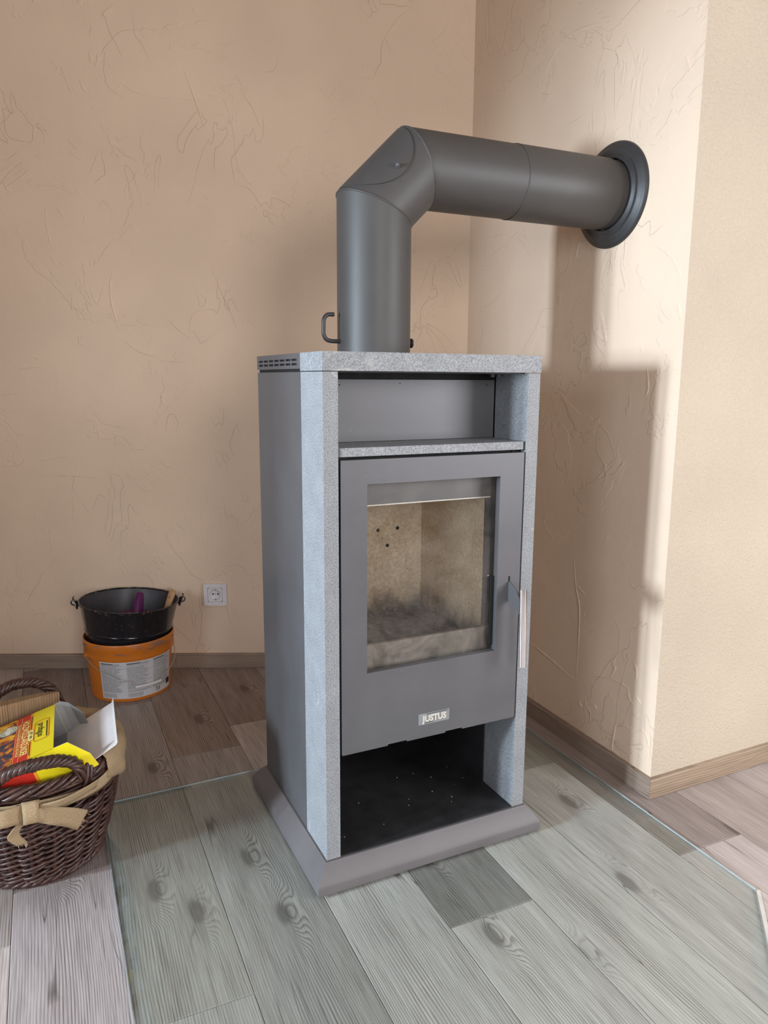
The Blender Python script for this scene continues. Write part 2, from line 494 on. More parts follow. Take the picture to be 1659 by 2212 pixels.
def prism_obj(name, pts, z0, z1, m):
    bm = bmesh.new()
    add_prism(bm, pts, z0, z1)
    return tag(bm_obj(name, bm, m), kind='structure')

def holed_wall(name, p0, p1, out, zh, holes, m):
    """vertical wall from p0 to p1, thickness out (vector), rectangular holes (s0,s1,z0,z1)"""
    p0, p1, out = Vector(p0), Vector(p1), Vector(out)
    L = (p1-p0).length; d = (p1-p0)/L
    ss = sorted({0.0, L, *[h[0] for h in holes], *[h[1] for h in holes]})
    zs = sorted({0.0, zh, *[h[2] for h in holes], *[h[3] for h in holes]})
    bm = bmesh.new()
    for a, b in zip(ss, ss[1:]):
        for c, e in zip(zs, zs[1:]):
            if any(h[0]-1e-6 <= a and b <= h[1]+1e-6 and h[2]-1e-6 <= c and e <= h[3]+1e-6 for h in holes):
                continue
            q = [p0+d*a, p0+d*b, p0+d*b+out, p0+d*a+out]
            add_prism(bm, q, c, e)
    bmesh.ops.remove_doubles(bm, verts=bm.verts[:], dist=1e-5)
    return tag(bm_obj(name, bm, m), kind='structure')

wall_back = prism_obj('wall_back', [C2, B2-DB*3.05, B2-DB*3.05-NB*0.12, C2-NB*0.12], 0, CEIL, M['plaster'])
wall_right = prism_obj('wall_right', [O2, (O2.x+0.12, O2.y+0.12), (C2.x+0.12, C2.y-0.06), C2], 0, CEIL, M['plaster'])
wall_alcove = prism_obj('wall_alcove', [O2, (3.4, O2.y), (3.4, O2.y+0.12), (O2.x+0.12, O2.y+0.12)], 0, CEIL, M['textured'])
holed_wall('wall_left', (-3.3, -3.8), (-3.3, 2.72), (-0.12, 0), CEIL, [(3.30, 3.90, 0.86, 1.34), (1.2, 2.2, 0.85, 2.05)], M['white'])
holed_wall('wall_front', (-3.42, -3.8), (3.42, -3.8), (0, -0.12), CEIL, [(2.1, 3.6, 0.75, 2.15)], M['white'])
holed_wall('wall_side', (1.32, -3.74), (3.4, -1.16), (0.095, -0.077), CEIL, [(0.85, 2.25, 0.08, 1.95)], M['white'])
prism_obj('ceiling', [(-3.6, -4.0), (3.6, -4.0), (3.6, 3.0), (-3.6, 3.0)], CEIL, CEIL+0.08, M['white'])
def light_blocker():
    # unseen slab added left of view, shaped to block window light from walls
    bm = bmesh.new()
    prof = [(0.07, 0.0), (0.07, 1.28), (-0.9, 1.92), (-0.9, CEIL), (1.92, CEIL), (1.92, 0.0)]
    a = [bm.verts.new((-1.70, y, z)) for y, z in prof]
    c = [bm.verts.new((-1.60, y, z)) for y, z in prof]
    bm.faces.new(a); bm.faces.new(c[::-1])
    for k in range(len(prof)):
        j = (k+1) % len(prof)
        bm.faces.new((a[k], a[j], c[j], c[k]))
    tag(bm_obj('window_light_blocker', bm, M['white']), kind='structure')
light_blocker()
floor = tag(box('floor', -4, 4, -4.4, 3.4, -0.04, -0.0063, M['dark']), kind='structure')
floor.rotation_euler = (0, 0, -0.0165)

# trowel marks: thin raised ridges of plaster on the two painted walls
def ridge(parent, o, d, n, pts, seed):
    rnd = random.Random(seed)
    P = smooth_path([(s, z, 0) for s, z in pts], 7)
    wmax = rnd.uniform(0.0018, 0.0032)
    hmax = rnd.uniform(0.0016, 0.0026)
    bm = bmesh.new()
    rows = []
    for i, p in enumerate(P):
        t = (P[min(i+1, len(P)-1)] - P[max(i-1, 0)]).normalized()
        side = Vector((-t.y, t.x, 0))
        k = math.sin(PI*(i+0.35)/(len(P)-0.3))**0.5 * rnd.uniform(0.6, 1.1)
        row = []
        for off, h in ((-1.6, -0.0004), (-0.35, hmax*k), (0.35, hmax*k), (0.9, -0.0004)):
            q = p + side*off*wmax*k
            w = o + d*q.x + n*h
            row.append(bm.verts.new((w.x, w.y, q.y)))
        rows.append(row)
    for a, b in zip(rows, rows[1:]):
        for k in range(3):
            bm.faces.new((a[k], a[k+1], b[k+1], b[k]))
    return bm_obj('trowel_ridge', bm, M['plaster'], parent, smooth=True, angle=math.radians(80))
for i, pts in enumerate(RIDGES['back']):
    ridge(wall_back, B2, DB, NB, pts, i)
for i, pts in enumerate(RIDGES['right']):
    ridge(wall_right, O2, DR, NR, pts, 100+i)

# ------------------------------------------------------------------ baseboards
def board(name, p0, p1, n, h=0.0485, th=0.012, m0=0.0, m1=0.0, tone=(1, 1, 1)):
    """p0->p1 along the wall face, n = normal into the room, m0/m1 extend the front edge at mitred ends"""
    p0, p1 = Vector(p0), Vector(p1)
    d = (p1-p0); L = d.length; d /= L
    bm = bmesh.new()
    prof = [(0, 0), (th, 0), (th, h-0.003), (th-0.002, h-0.0006), (th-0.0035, h), (0, h)]
    ends = []
    for x, mm in ((0.0, -m0), (L, m1)):
        ends.append([bm.verts.new((x + mm*(y/th), y, z)) for y, z in prof])
    k = len(prof)
    for i in range(k):
        bm.faces.new((ends[0][i], ends[0][(i+1) % k], ends[1][(i+1) % k], ends[1][i]))
    bm.faces.new(ends[0]); bm.faces.new(ends[1][::-1])
    o = bm_obj(name, bm, M['skirt'])
    yax = Vector((n.x, n.y))
    o.matrix_world = Matrix(((d.x, yax.x, 0, p0.x), (d.y, yax.y, 0, p0.y), (0, 0, 1, 0.0008), (0, 0, 0, 1)))
    o.color = (*tone, 1)
    return tag(o, kind='structure')
LBK = (C2-B2).length
board('baseboard_back', B2-DB*2.9, B2+DB*0.5915, NB, tone=(0.92, 0.92, 0.95))
board('baseboard_back', B2+DB*0.592, B2+DB*(LBK-0.013), NB, tone=(0.92, 0.90, 0.90))
board('baseboard_right', O2+DR*0.0, C2-DR*0.005, NR, m0=0.012, tone=(0.86, 0.83, 0.85))
board('baseboard_alcove', (O2.x, O2.y), (3.29, O2.y), Vector((0, -1)), m0=0.012, tone=(1.05, 1.0, 0.92))

# ------------------------------------------------------------------ floor planks
PW = 0.1786; PL = 1.19
def plank_mesh(w, L):
    bm = bmesh.new()
    b = 0.0012
    g = 0.00035
    add_box(bm, -w/2+g, w/2-g, -L/2+g, L/2-g, -0.006, 0.0)
    top = [e for e in bm.edges if all(v.co.z > -1e-6 for v in e.verts)]
    bmesh.ops.bevel(bm, geom=top, offset=b, segments=1, affect='EDGES')
    me = bpy.data.meshes.new('plank')
    bm.to_mesh(me); bm.free()
    me.materials.append(M['plank'])
    return me
FULL = plank_mesh(PW, PL)
joints = {0: 0.23, 1: -0.185, 2: 0.628, 3: 0.75, 4: -0.19, 5: 0.62, 6: 0.206, 7: -0.206, 8: -0.52, 9: 0.03}
# plank colours, floor light painted in (brighter front right, darker back left): (row, number) with number 0 for the plank in front of the joint and 1 for the one behind it
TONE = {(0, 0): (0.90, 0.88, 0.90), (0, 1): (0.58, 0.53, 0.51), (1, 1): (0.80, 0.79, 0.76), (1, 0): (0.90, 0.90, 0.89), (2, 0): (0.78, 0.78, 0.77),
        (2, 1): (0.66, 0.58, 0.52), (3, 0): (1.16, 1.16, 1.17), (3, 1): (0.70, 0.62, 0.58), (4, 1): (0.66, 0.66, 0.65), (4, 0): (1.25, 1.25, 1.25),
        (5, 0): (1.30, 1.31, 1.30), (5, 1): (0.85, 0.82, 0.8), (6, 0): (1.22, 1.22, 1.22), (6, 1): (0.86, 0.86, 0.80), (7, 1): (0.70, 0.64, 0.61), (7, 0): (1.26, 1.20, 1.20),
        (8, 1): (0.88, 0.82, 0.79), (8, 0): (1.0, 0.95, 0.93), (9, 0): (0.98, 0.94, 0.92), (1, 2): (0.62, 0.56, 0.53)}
rp = random.Random(4)
for r in range(-9, 15):
    x0 = -0.550 + PW*(r+0.5)
    j = joints.get(r, rp.uniform(-0.6, 0.6))
    for k in range(-2, 3):
        yc = j + PL*(k-0.5)
        if yc + PL/2 < -2.2 or yc - PL/2 > 2.2:
            continue
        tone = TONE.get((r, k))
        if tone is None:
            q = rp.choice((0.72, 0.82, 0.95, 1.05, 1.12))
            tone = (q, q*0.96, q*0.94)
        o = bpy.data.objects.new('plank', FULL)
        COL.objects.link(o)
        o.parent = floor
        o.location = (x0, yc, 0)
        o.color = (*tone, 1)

# ------------------------------------------------------------------ glass hearth plate
def hearth():
    root = empty('hearth_plate', (0.19, -0.1, 0.0), 'clear greenish glass plate lying on the floor under the stove', 'glass plate')
    P = [(-0.368, 0.482), (0.752, 0.482), (0.744, -0.359), (0.418, -0.685), (-0.05, -0.685), (-0.380, -0.355)]
    P = [Vector((x-0.19, y+0.1)) for x, y in P]
    n = len(P)
    def inset(w):
        out = []
        for i in range(n):
            a, b, c = P[i-1], P[i], P[(i+1) % n]
            d1, d2 = (b-a).normalized(), (c-b).normalized()
            n1, n2 = Vector((d1.y, -d1.x)), Vector((d2.y, -d2.x))
            bis = (n1+n2).normalized()
            out.append(b + bis*w/bis.dot(n1))
        return out
    Q = inset(0.023)
    bm = bmesh.new()
    top = [bm.verts.new((q.x, q.y, 0.006)) for q in Q]
    mid = [bm.verts.new((q.x, q.y, 0.0040)) for q in P]
    low = [bm.verts.new((q.x, q.y, 0.0006)) for q in P]
    f = bm.faces.new(top); f.material_index = 0
    f = bm.faces.new(low[::-1]); f.material_index = 0
    for i in range(n):
        k = (i+1) % n
        bm.faces.new((mid[i], mid[k], top[k], top[i])).material_index = 1
        bm.faces.new((low[i], low[k], mid[k], mid[i])).material_index = 2
    bm_obj('glass_pane', bm, [M['hearth_glass'], M['hearth_bevel'], M['hearth_edge']], root)
    S = inset(-0.009); S2 = inset(-0.0015)
    bm = bmesh.new()
    a = [bm.verts.new((q.x, q.y, 0.0004)) for q in S]
    b = [bm.verts.new((q.x, q.y, 0.0016)) for q in S2]
    for i in (2,):
        k = (i+1) % n
        bm.faces.new((a[i], a[k], b[k], b[i]))
        c = [bm.verts.new((v.co.x, v.co.y, 0.0003)) for v in (b[i], b[k])]
        bm.faces.new((b[i], b[k], c[1], c[0]))
    for v in [v for v in bm.verts if not v.link_faces]:
        bm.verts.remove(v)
    o = bm_obj('sealing_lip', bm, M['seal'], root)
    o['label'] = 'pale clear sealing strip along the cut corner'
hearth()

# ------------------------------------------------------------------ power socket
def socket():
    s, z = 0.728, 0.2555
    c = B2 + DB*s + NB*0.0002
    root = empty('power_socket', (c.x, c.y, z), 'square white power socket on the plaster wall beside the stove', 'socket')
    root.matrix_world = Matrix(((DB.x, NB.x, 0, c.x), (DB.y, NB.y, 0, c.y), (0, 0, 1, z), (0, 0, 0, 1)))
    h = 0.0375
    bm = bmesh.new()
    # frame with square opening
    q = 0.0245
    for x0, x1, z0, z1 in ((-h, h, q, h), (-h, h, -h, -q), (-h, -q, -q, q), (q, h, -q, q)):
        add_box(bm, x0, x1, 0.0, 0.0085, z0, z1)
    bmesh.ops.remove_doubles(bm, verts=bm.verts[:], dist=1e-6)
    bm_obj('frame', bm, M['socket'], root)
    # insert: square plate with round well
    bm = bmesh.new()
    n = 40; R = 0.0195; a = 0.0235
    def sq(t):
        c_, s_ = math.cos(t), math.sin(t)
        k = a/max(abs(c_), abs(s_))
        return k*c_, k*s_
    rings = []
    for kind, y in (('sq', 0.0015), ('sq', 0.0080), ('c', 0.0080), ('c2', 0.0076), ('c3', -0.0)):
        ring = []
        for k in range(n):
            t = 2*PI*(k+0.5)/n
            if kind == 'sq': x, zz = sq(t)
            else:
                rr = {'c': R, 'c2': R-0.0006, 'c3': R-0.001}[kind]
                x, zz = rr*math.cos(t), rr*math.sin(t)
            ring.append(bm.verts.new((x, y, zz)))
        rings.append(ring)
    for ra, rb in zip(rings, rings[1:]):
        for k in range(n):
            bm.faces.new((ra[k], ra[(k+1) % n], rb[(k+1) % n], rb[k]))
    bm.faces.new(rings[-1])
    bm_obj('insert', bm, M['socket'], root)
    for x in (-0.0085, 0.0085):
        bm = bmesh.new()
        add_tube(bm, [(x, 0.0, 0.001), (x, 0.0012, 0.001)], 0.0026, 12)
        bm_obj('pin_hole', bm, M['black'], root)
    bm = bmesh.new()
    add_tube(bm, [(0, 0.0, 0.001), (0, 0.0016, 0.001)], 0.0016, 10)
    bm_obj('centre_screw', bm, M['socket_pin'], root)
    for sg in (-1, 1):
        bm = bmesh.new()
        add_box(bm, -0.0022, 0.0022, 0.0, 0.0055, min(sg*0.0150, sg*0.0182), max(sg*0.0150, sg*0.0182))
        bm_obj('earth_clip', bm, M['socket_pin'], root)
socket()

# ------------------------------------------------------------------ stove
W, DS, DT, TT = 0.456, 0.1123, 0.3925, 0.0279
def stove():
    root = empty('wood_stove', (0, 0, 0.006), 'tall grey soapstone and anthracite steel wood stove with glass door', 'stove')
    # plinth: bevelled skirt with mitred corners
    bm = bmesh.new()
    rings = []
    for z, o in ((0.0, 0.027), (0.0015, 0.0285), (0.0165, 0.0285), (0.0205, 0.0272), (0.029, 0.0215), (0.039, 0.0138), (0.0465, 0.0075), (0.0495, 0.0042), (0.0510, 0.0032)):
        rings.append([bm.verts.new(c) for c in ((-o, -o, z), (W+o, -o, z), (W+o, DT+o, z), (-o, DT+o, z))])
    bm.faces.new(rings[0][::-1]); bm.faces.new(rings[-1])
    for a, b in zip(rings, rings[1:]):
        for k in range(4):
            bm.faces.new((a[k], a[(k+1) % 4], b[(k+1) % 4], b[k]))
    bm_obj('plinth', bm, M['base'], root, smooth=True, angle=math.radians(33))
    # stone
    box('stone_side', 0, TT, 0, DS, 0.0525, 0.9738, M['stone'], root, bevel=0.0009)
    box('stone_side', W-TT, W, 0, DS, 0.0525, 0.9738, M['stone'], root, bevel=0.0009)
    box('stone_top', -0.0008, W+0.0008, -0.0012, DS, 0.9752, 1.0078, M['stone'], root, bevel=0.0011)
    bm = bmesh.new()
    x0, x1, y0 = TT+0.0012, W-TT-0.0016, 0.0012
    rr = 0.008
    pts = []
    for cx, cy, a0 in ((x0+rr, y0+rr, PI), (x1-rr, y0+rr, 1.5*PI)):
        for k in range(6):
            a = a0 + 0.5*PI*k/5
            pts.append((cx+rr*math.cos(a), cy+rr*math.sin(a)))
    pts += [(x1, DS), (x0, DS)]
    add_prism(bm, pts, 0.8262, 0.8418)
    bm_obj('stone_shelf', bm, M['stone'], root, bevel=0.0007, seg=1)
    # steel body
    for a, b in ((0.0008, 0.006), (W-0.006, W-0.0008)):
        box('side_panel', a, b, DS+0.0035, DT, 0.0525, 0.9735, M['steel'], root, bevel=0.0018)
    for a, b in ((0.0014, 0.004), (W-0.004, W-0.0014)):
        box('panel_edge', a, b, DS+0.0006, DS+0.0030, 0.0525, 0.9735, M['steel'], root)
    box('back_panel', 0.006, W-0.006, DT-0.008, DT-0.002, 0.053, 0.973, M['steel'], root)
    box('gap_shade_plate', 0.004, W-0.004, DS+0.001, DT-0.004, 0.9735, 0.9795, M['black'], root)  # black plate painting the shade in the slit below the hood
    box('top_hood', 0.0075, W, DS+0.001, DT, 0.9795, 1.0080, M['steel'], root, bevel=0.0022)
    # slotted side of the hood
    yl = [DS+0.001]
    for k in range(7):
        yl += [0.1330+0.0361*k, 0.1330+0.0361*k+0.0300]
    yl.append(DT)
    zl = [0.9795, 0.9859, 0.9900, 0.9941, 0.9980, 1.0080]
    bm = bmesh.new()
    for i in range(len(yl)-1):
        for j in range(len(zl)-1):
            if i % 2 == 1 and j in (1, 3):
                continue
            add_box(bm, 0.0, 0.0022, yl[i], yl[i+1], zl[j], zl[j+1])
    bmesh.ops.remove_doubles(bm, verts=bm.verts[:], dist=1e-6)
    bm_obj('vent_grille', bm, M['steel'], root)
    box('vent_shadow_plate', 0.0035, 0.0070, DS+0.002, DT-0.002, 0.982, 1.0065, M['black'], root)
    # niche
    bm = bmesh.new()
    add_prism(bm, [(0.030, 0.1130), (W-TT-0.0030, 0.1130), (W-TT-0.0030, 0.1155), (0.030, 0.1155)], 0.8425, 0.9605)
    nb = bm_obj('niche_back', bm, M['steel'], root)
    box('niche_hollow', 0.029, W-TT, 0.1165, 0.1175, 0.8422, 0.9732, M['black'], root)
    for x, z in ((0.4065, 0.9505), (0.0765, 0.9505)):
        bm = bmesh.new()
        add_tube(bm, [(x, 0.1118, z), (x, 0.1132, z)], 0.0048, 20)
        s = bm_obj('screw', bm, M['steel'], nb)
        bm = bmesh.new()
        add_tube(bm, [(x, 0.1113, z), (x, 0.1120, z)], 0.0014, 8)
        bm_obj('screw_socket', bm, M['black'], nb)
    bm = bmesh.new()
    add_tube(bm, [(0.205, 0.1125, 0.9535), (0.205, 0.1132, 0.9535)], 0.0010, 8)
    bm_obj('rivet_hole', bm, M['black'], nb)
    for x in (0.405, 0.420):
        bm = bmesh.new()
        add_tube(bm, [(x, 0.09, 0.975), (x, 0.09, 0.9715)], 0.010, 16)
        add_tube(bm, [(x, 0.09, 0.972), (x, 0.09, 0.9665)], 0.0048, 6)
        bm_obj('mounting_bolt', bm, M['steel'], root)
    box('top_support', TT+0.0006, W-TT-0.0006, 0.012, DS-0.002, 0.9728, 0.9751, M['dark'], root)
    # door
    dx0, dx1, dz0, dz1 = 0.0322, 0.4238, 0.2650, 0.8205
    hx0, hx1, hz0, hz1 = 0.0830, 0.3690, 0.4180, 0.7758
    door = None
    bm = bmesh.new()
    def ring(y):
        return ([bm.verts.new((x, y, z)) for x, z in ((dx0, dz0), (dx1, dz0), (dx1, dz1), (dx0, dz1))],
                [bm.verts.new((x, y, z)) for x, z in ((hx0, hz0), (hx1, hz0), (hx1, hz1), (hx0, hz1))])
    fo, fi = ring(-0.0015); bo, bi = ring(0.0120)
    for k in range(4):
        j = (k+1) % 4
        bm.faces.new((fo[k], fo[j], fi[j], fi[k]))
        bm.faces.new((bo[j], bo[k], bi[k], bi[j]))
        bm.faces.new((fo[j], fo[k], bo[k], bo[j]))
        bm.faces.new((fi[k], fi[j], bi[j], bi[k]))
    door = bm_obj('door', bm, M['steel'], root, bevel=0.0010, seg=2)
    for a, b in ((dx0+0.001, 0.1284), (0.1698, 0.2570), (0.2961, dx1-0.001)):
        box('door_lip', a, b, 0.0002, 0.0115, 0.2612, 0.2656, M['steel'], door)
    g = box('door_glass', hx0-0.006, hx1+0.006, 0.0128, 0.0168, hz0-0.006, hz1+0.006, M['stove_glass'], door)
    box('glass_seal', 0.3615, 0.3685, 0.0085, 0.0125, 0.4270, 0.5720, M['black'], door)
    # badge
    badge = box('badge', 0.1942, 0.2638, -0.0021, -0.0014, 0.2900, 0.3130, M['plate_grey'], door)
    me = text_mesh('JUSTUS', 0.0175, 0.0006, 0.00075, 0.93, 0.0, 1.02)
    o = link('lettering', me, M['silver'], badge)
    o.matrix_local = Matrix(((1, 0, 0, 0.2295), (0, 0, -1, -0.0028), (0, 1, 0, 0.3012), (0, 0, 0, 1)))
    bm = bmesh.new()
    rr_ = random.Random(3)
    for xa, xb, z in ((0.212, 0.259, 0.3102), (0.2000, 0.2085, 0.2922), (0.2095, 0.2265, 0.2925)):
        x = xa
        while x < xb:
            w = rr_.uniform(0.0008, 0.0022)
            add_box(bm, x, min(x+w, xb), -0.0024, -0.0020, z, z+0.0013)
            x += w + 0.0005
    tag(bm_obj('small_print', bm, M['ink'], badge), kind='stuff')
    # handle
    hd = box('handle_slot', 0.3958, 0.4000, -0.0018, -0.0010, 0.5190, 0.5710, M['black'], door)
    prof = [(-0.0012, 0.5605), (-0.010, 0.5585), (-0.020, 0.5540), (-0.030, 0.5470), (-0.0385, 0.5380), (-0.0445, 0.5290), (-0.0445, 0.4985),
            (-0.036, 0.5065), (-0.026, 0.5130), (-0.014, 0.5172), (-0.0012, 0.5185)]
    bm = bmesh.new()
    a = [bm.verts.new((0.3962, y, z)) for y, z in prof]
    b = [bm.verts.new((0.3994, y, z)) for y, z in prof]
    bm.faces.new(a); bm.faces.new(b[::-1])
    for k in range(len(prof)):
        bm.faces.new((a[k], b[k], b[(k+1) % len(prof)], a[(k+1) % len(prof)]))
    o = bm_obj('handle_bracket', bm, M['steel'], door, bevel=0.0004, seg=1)
    # half round polished grip with a groove, rounded side to the front
    bm = bmesh.new()
    pf = []
    for k in range(13):
        a_ = PI + PI*k/12
        rx, ry = 0.0082, 0.0066
        gq = 1.0 - 0.16*math.exp(-((k-5.0)/1.1)**2)
        pf.append((0.4020+rx*math.cos(a_), -0.0445+ry*math.sin(a_)*gq))
    add_prism(bm, pf, 0.3950, 0.5540)
    for v in bm.verts:
        if v.co.z < 0.45: v.co.y -= 0.0055; v.co.x += 0.001
    g = bm_obj('handle_grip', bm, M['chrome'], door, smooth=True, angle=math.radians(50))
    g['label'] = 'half-round polished chrome grip'
    # ---------------- fire chamber
    fx0, fx1, fz0, fz1 = 0.0955, 0.3620, 0.4590, 0.7310
    box('firebox_lintel', 0.050, 0.406, 0.036, 0.041, fz1, 0.800, M['steel'], root)
    box('firebox_jamb', fx1, 0.406, 0.036, 0.041, fz0, fz1, M['steel'], root)
    box('firebox_jamb', 0.050, fx0, 0.036, 0.041, fz0, fz1, M['steel'], root)
    box('log_retainer', 0.050, 0.406, 0.034, 0.041, 0.400, fz0, M['ashsteel'], root)
    box('lintel_light_strip', 0.060, 0.372, 0.0355, 0.060, fz1-0.0022, fz1, M['seal'], root)  # pale strip painting the light caught along the lintel's lower edge
    back = box('firebox_back', fx0-0.012, fx1, 0.305, 0.322, 0.425, 0.775, M['vermi'], root)
    for x, z in ((0.249, 0.621), (0.299, 0.622), (0.273, 0.583)):
        bm = bmesh.new()
        add_tube(bm, [(x, 0.3044, z), (x, 0.3055, z)], 0.0042, 14)
        bm_obj('air_hole', bm, M['black'], back)
    for a, b in ((fx1, fx1+0.016), (fx0-0.016, fx0)):
        box('firebox_side', a, b, 0.0425, 0.1685, 0.425, 0.775, M['vermi'], root)
        box('firebox_side', a, b, 0.1692, 0.3045, 0.425, 0.775, M['vermi'], root)
    box('baffle', fx0-0.01, fx1+0.01, 0.11, 0.32, 0.776, 0.79, M['vermi'], root)
    bm = bmesh.new()
    add_box(bm, fx0, fx1, 0.042, 0.3045, 0.418, 0.4255)
    for k in range(16):
        y = 0.05 + k*0.0158
        add_box(bm, fx0+0.004, fx1-0.004, y, y+0.009, 0.425, 0.4285)
    bm_obj('grate', bm, M['ash'], root)
    bm = bmesh.new()
    rl = random.Random(11)
    for k in range(60):
        q = rl.random()
        y = 0.302 - 0.10*q*q if k < 40 else rl.uniform(0.05, 0.29)
        s = rl.uniform(0.002, 0.007)
        mtx = Matrix.Translation((rl.uniform(fx0+0.008, fx1-0.008), y, 0.4285+s*0.4)) @ Matrix.Rotation(rl.random()*3, 4, 'Z') @ Matrix.Diagonal((s*1.6, s, s*0.7, 1))
        bmesh.ops.create_icosphere(bm, subdivisions=1, radius=1, matrix=mtx)
    for v in bm.verts:
        v.co += Vector((rl.uniform(-1, 1), rl.uniform(-1, 1), rl.uniform(-1, 1)))*0.0007
    tag(bm_obj('ash', bm, M['ash'], root), kind='stuff')
    # ---------------- lower compartment
    box('compartment_floor', TT+0.0006, W-TT-0.0006, 0.0012, DT-0.010, 0.0510, 0.0540, M['dark'], root, bevel=0.0005, seg=1)
    box('compartment_wall', W-TT-0.0022, W-TT, DS+0.001, DT-0.01, 0.0540, 0.2600, M['dark'], root)
    box('compartment_wall', TT, TT+0.0022, DS+0.001, DT-0.01, 0.0540, 0.2600, M['dark'], root)
    box('compartment_back', TT, W-TT, DT-0.014, DT-0.010, 0.0540, 0.4100, M['black'], root)
    box('compartment_ceiling', TT, W-TT, 0.0140, DT-0.012, 0.2720, 0.2760, M['black'], root)
    # inner shell behind the door gap
    box('inner_shell', TT, 0.0500, 0.0160, 0.1000, 0.2780, 0.8250, M['black'], root)
    box('inner_shell', 0.4060, W-TT, 0.0160, 0.1000, 0.2780, 0.8250, M['black'], root)
    box('inner_shell', 0.0500, 0.4060, 0.0180, 0.0330, 0.7950, 0.8250, M['black'], root)
    box('inner_shell', 0.0500, 0.4060, 0.0180, 0.0330, 0.2780, 0.4000, M['black'], root)
    # dust and wood crumbs lying in the open bottom
    bm = bmesh.new()
    for k in range(14):
        s = rl.uniform(0.0004, 0.0009)
        mtx = Matrix.Translation((rl.uniform(0.05, 0.41), rl.uniform(0.02, 0.22), 0.0542+s*0.5)) @ Matrix.Diagonal((s*1.5, s, s, 1))
        bmesh.ops.create_icosphere(bm, subdivisions=1, radius=1, matrix=mtx)
    tag(bm_obj('crumbs', bm, M['seal'], root), kind='stuff')
stove()

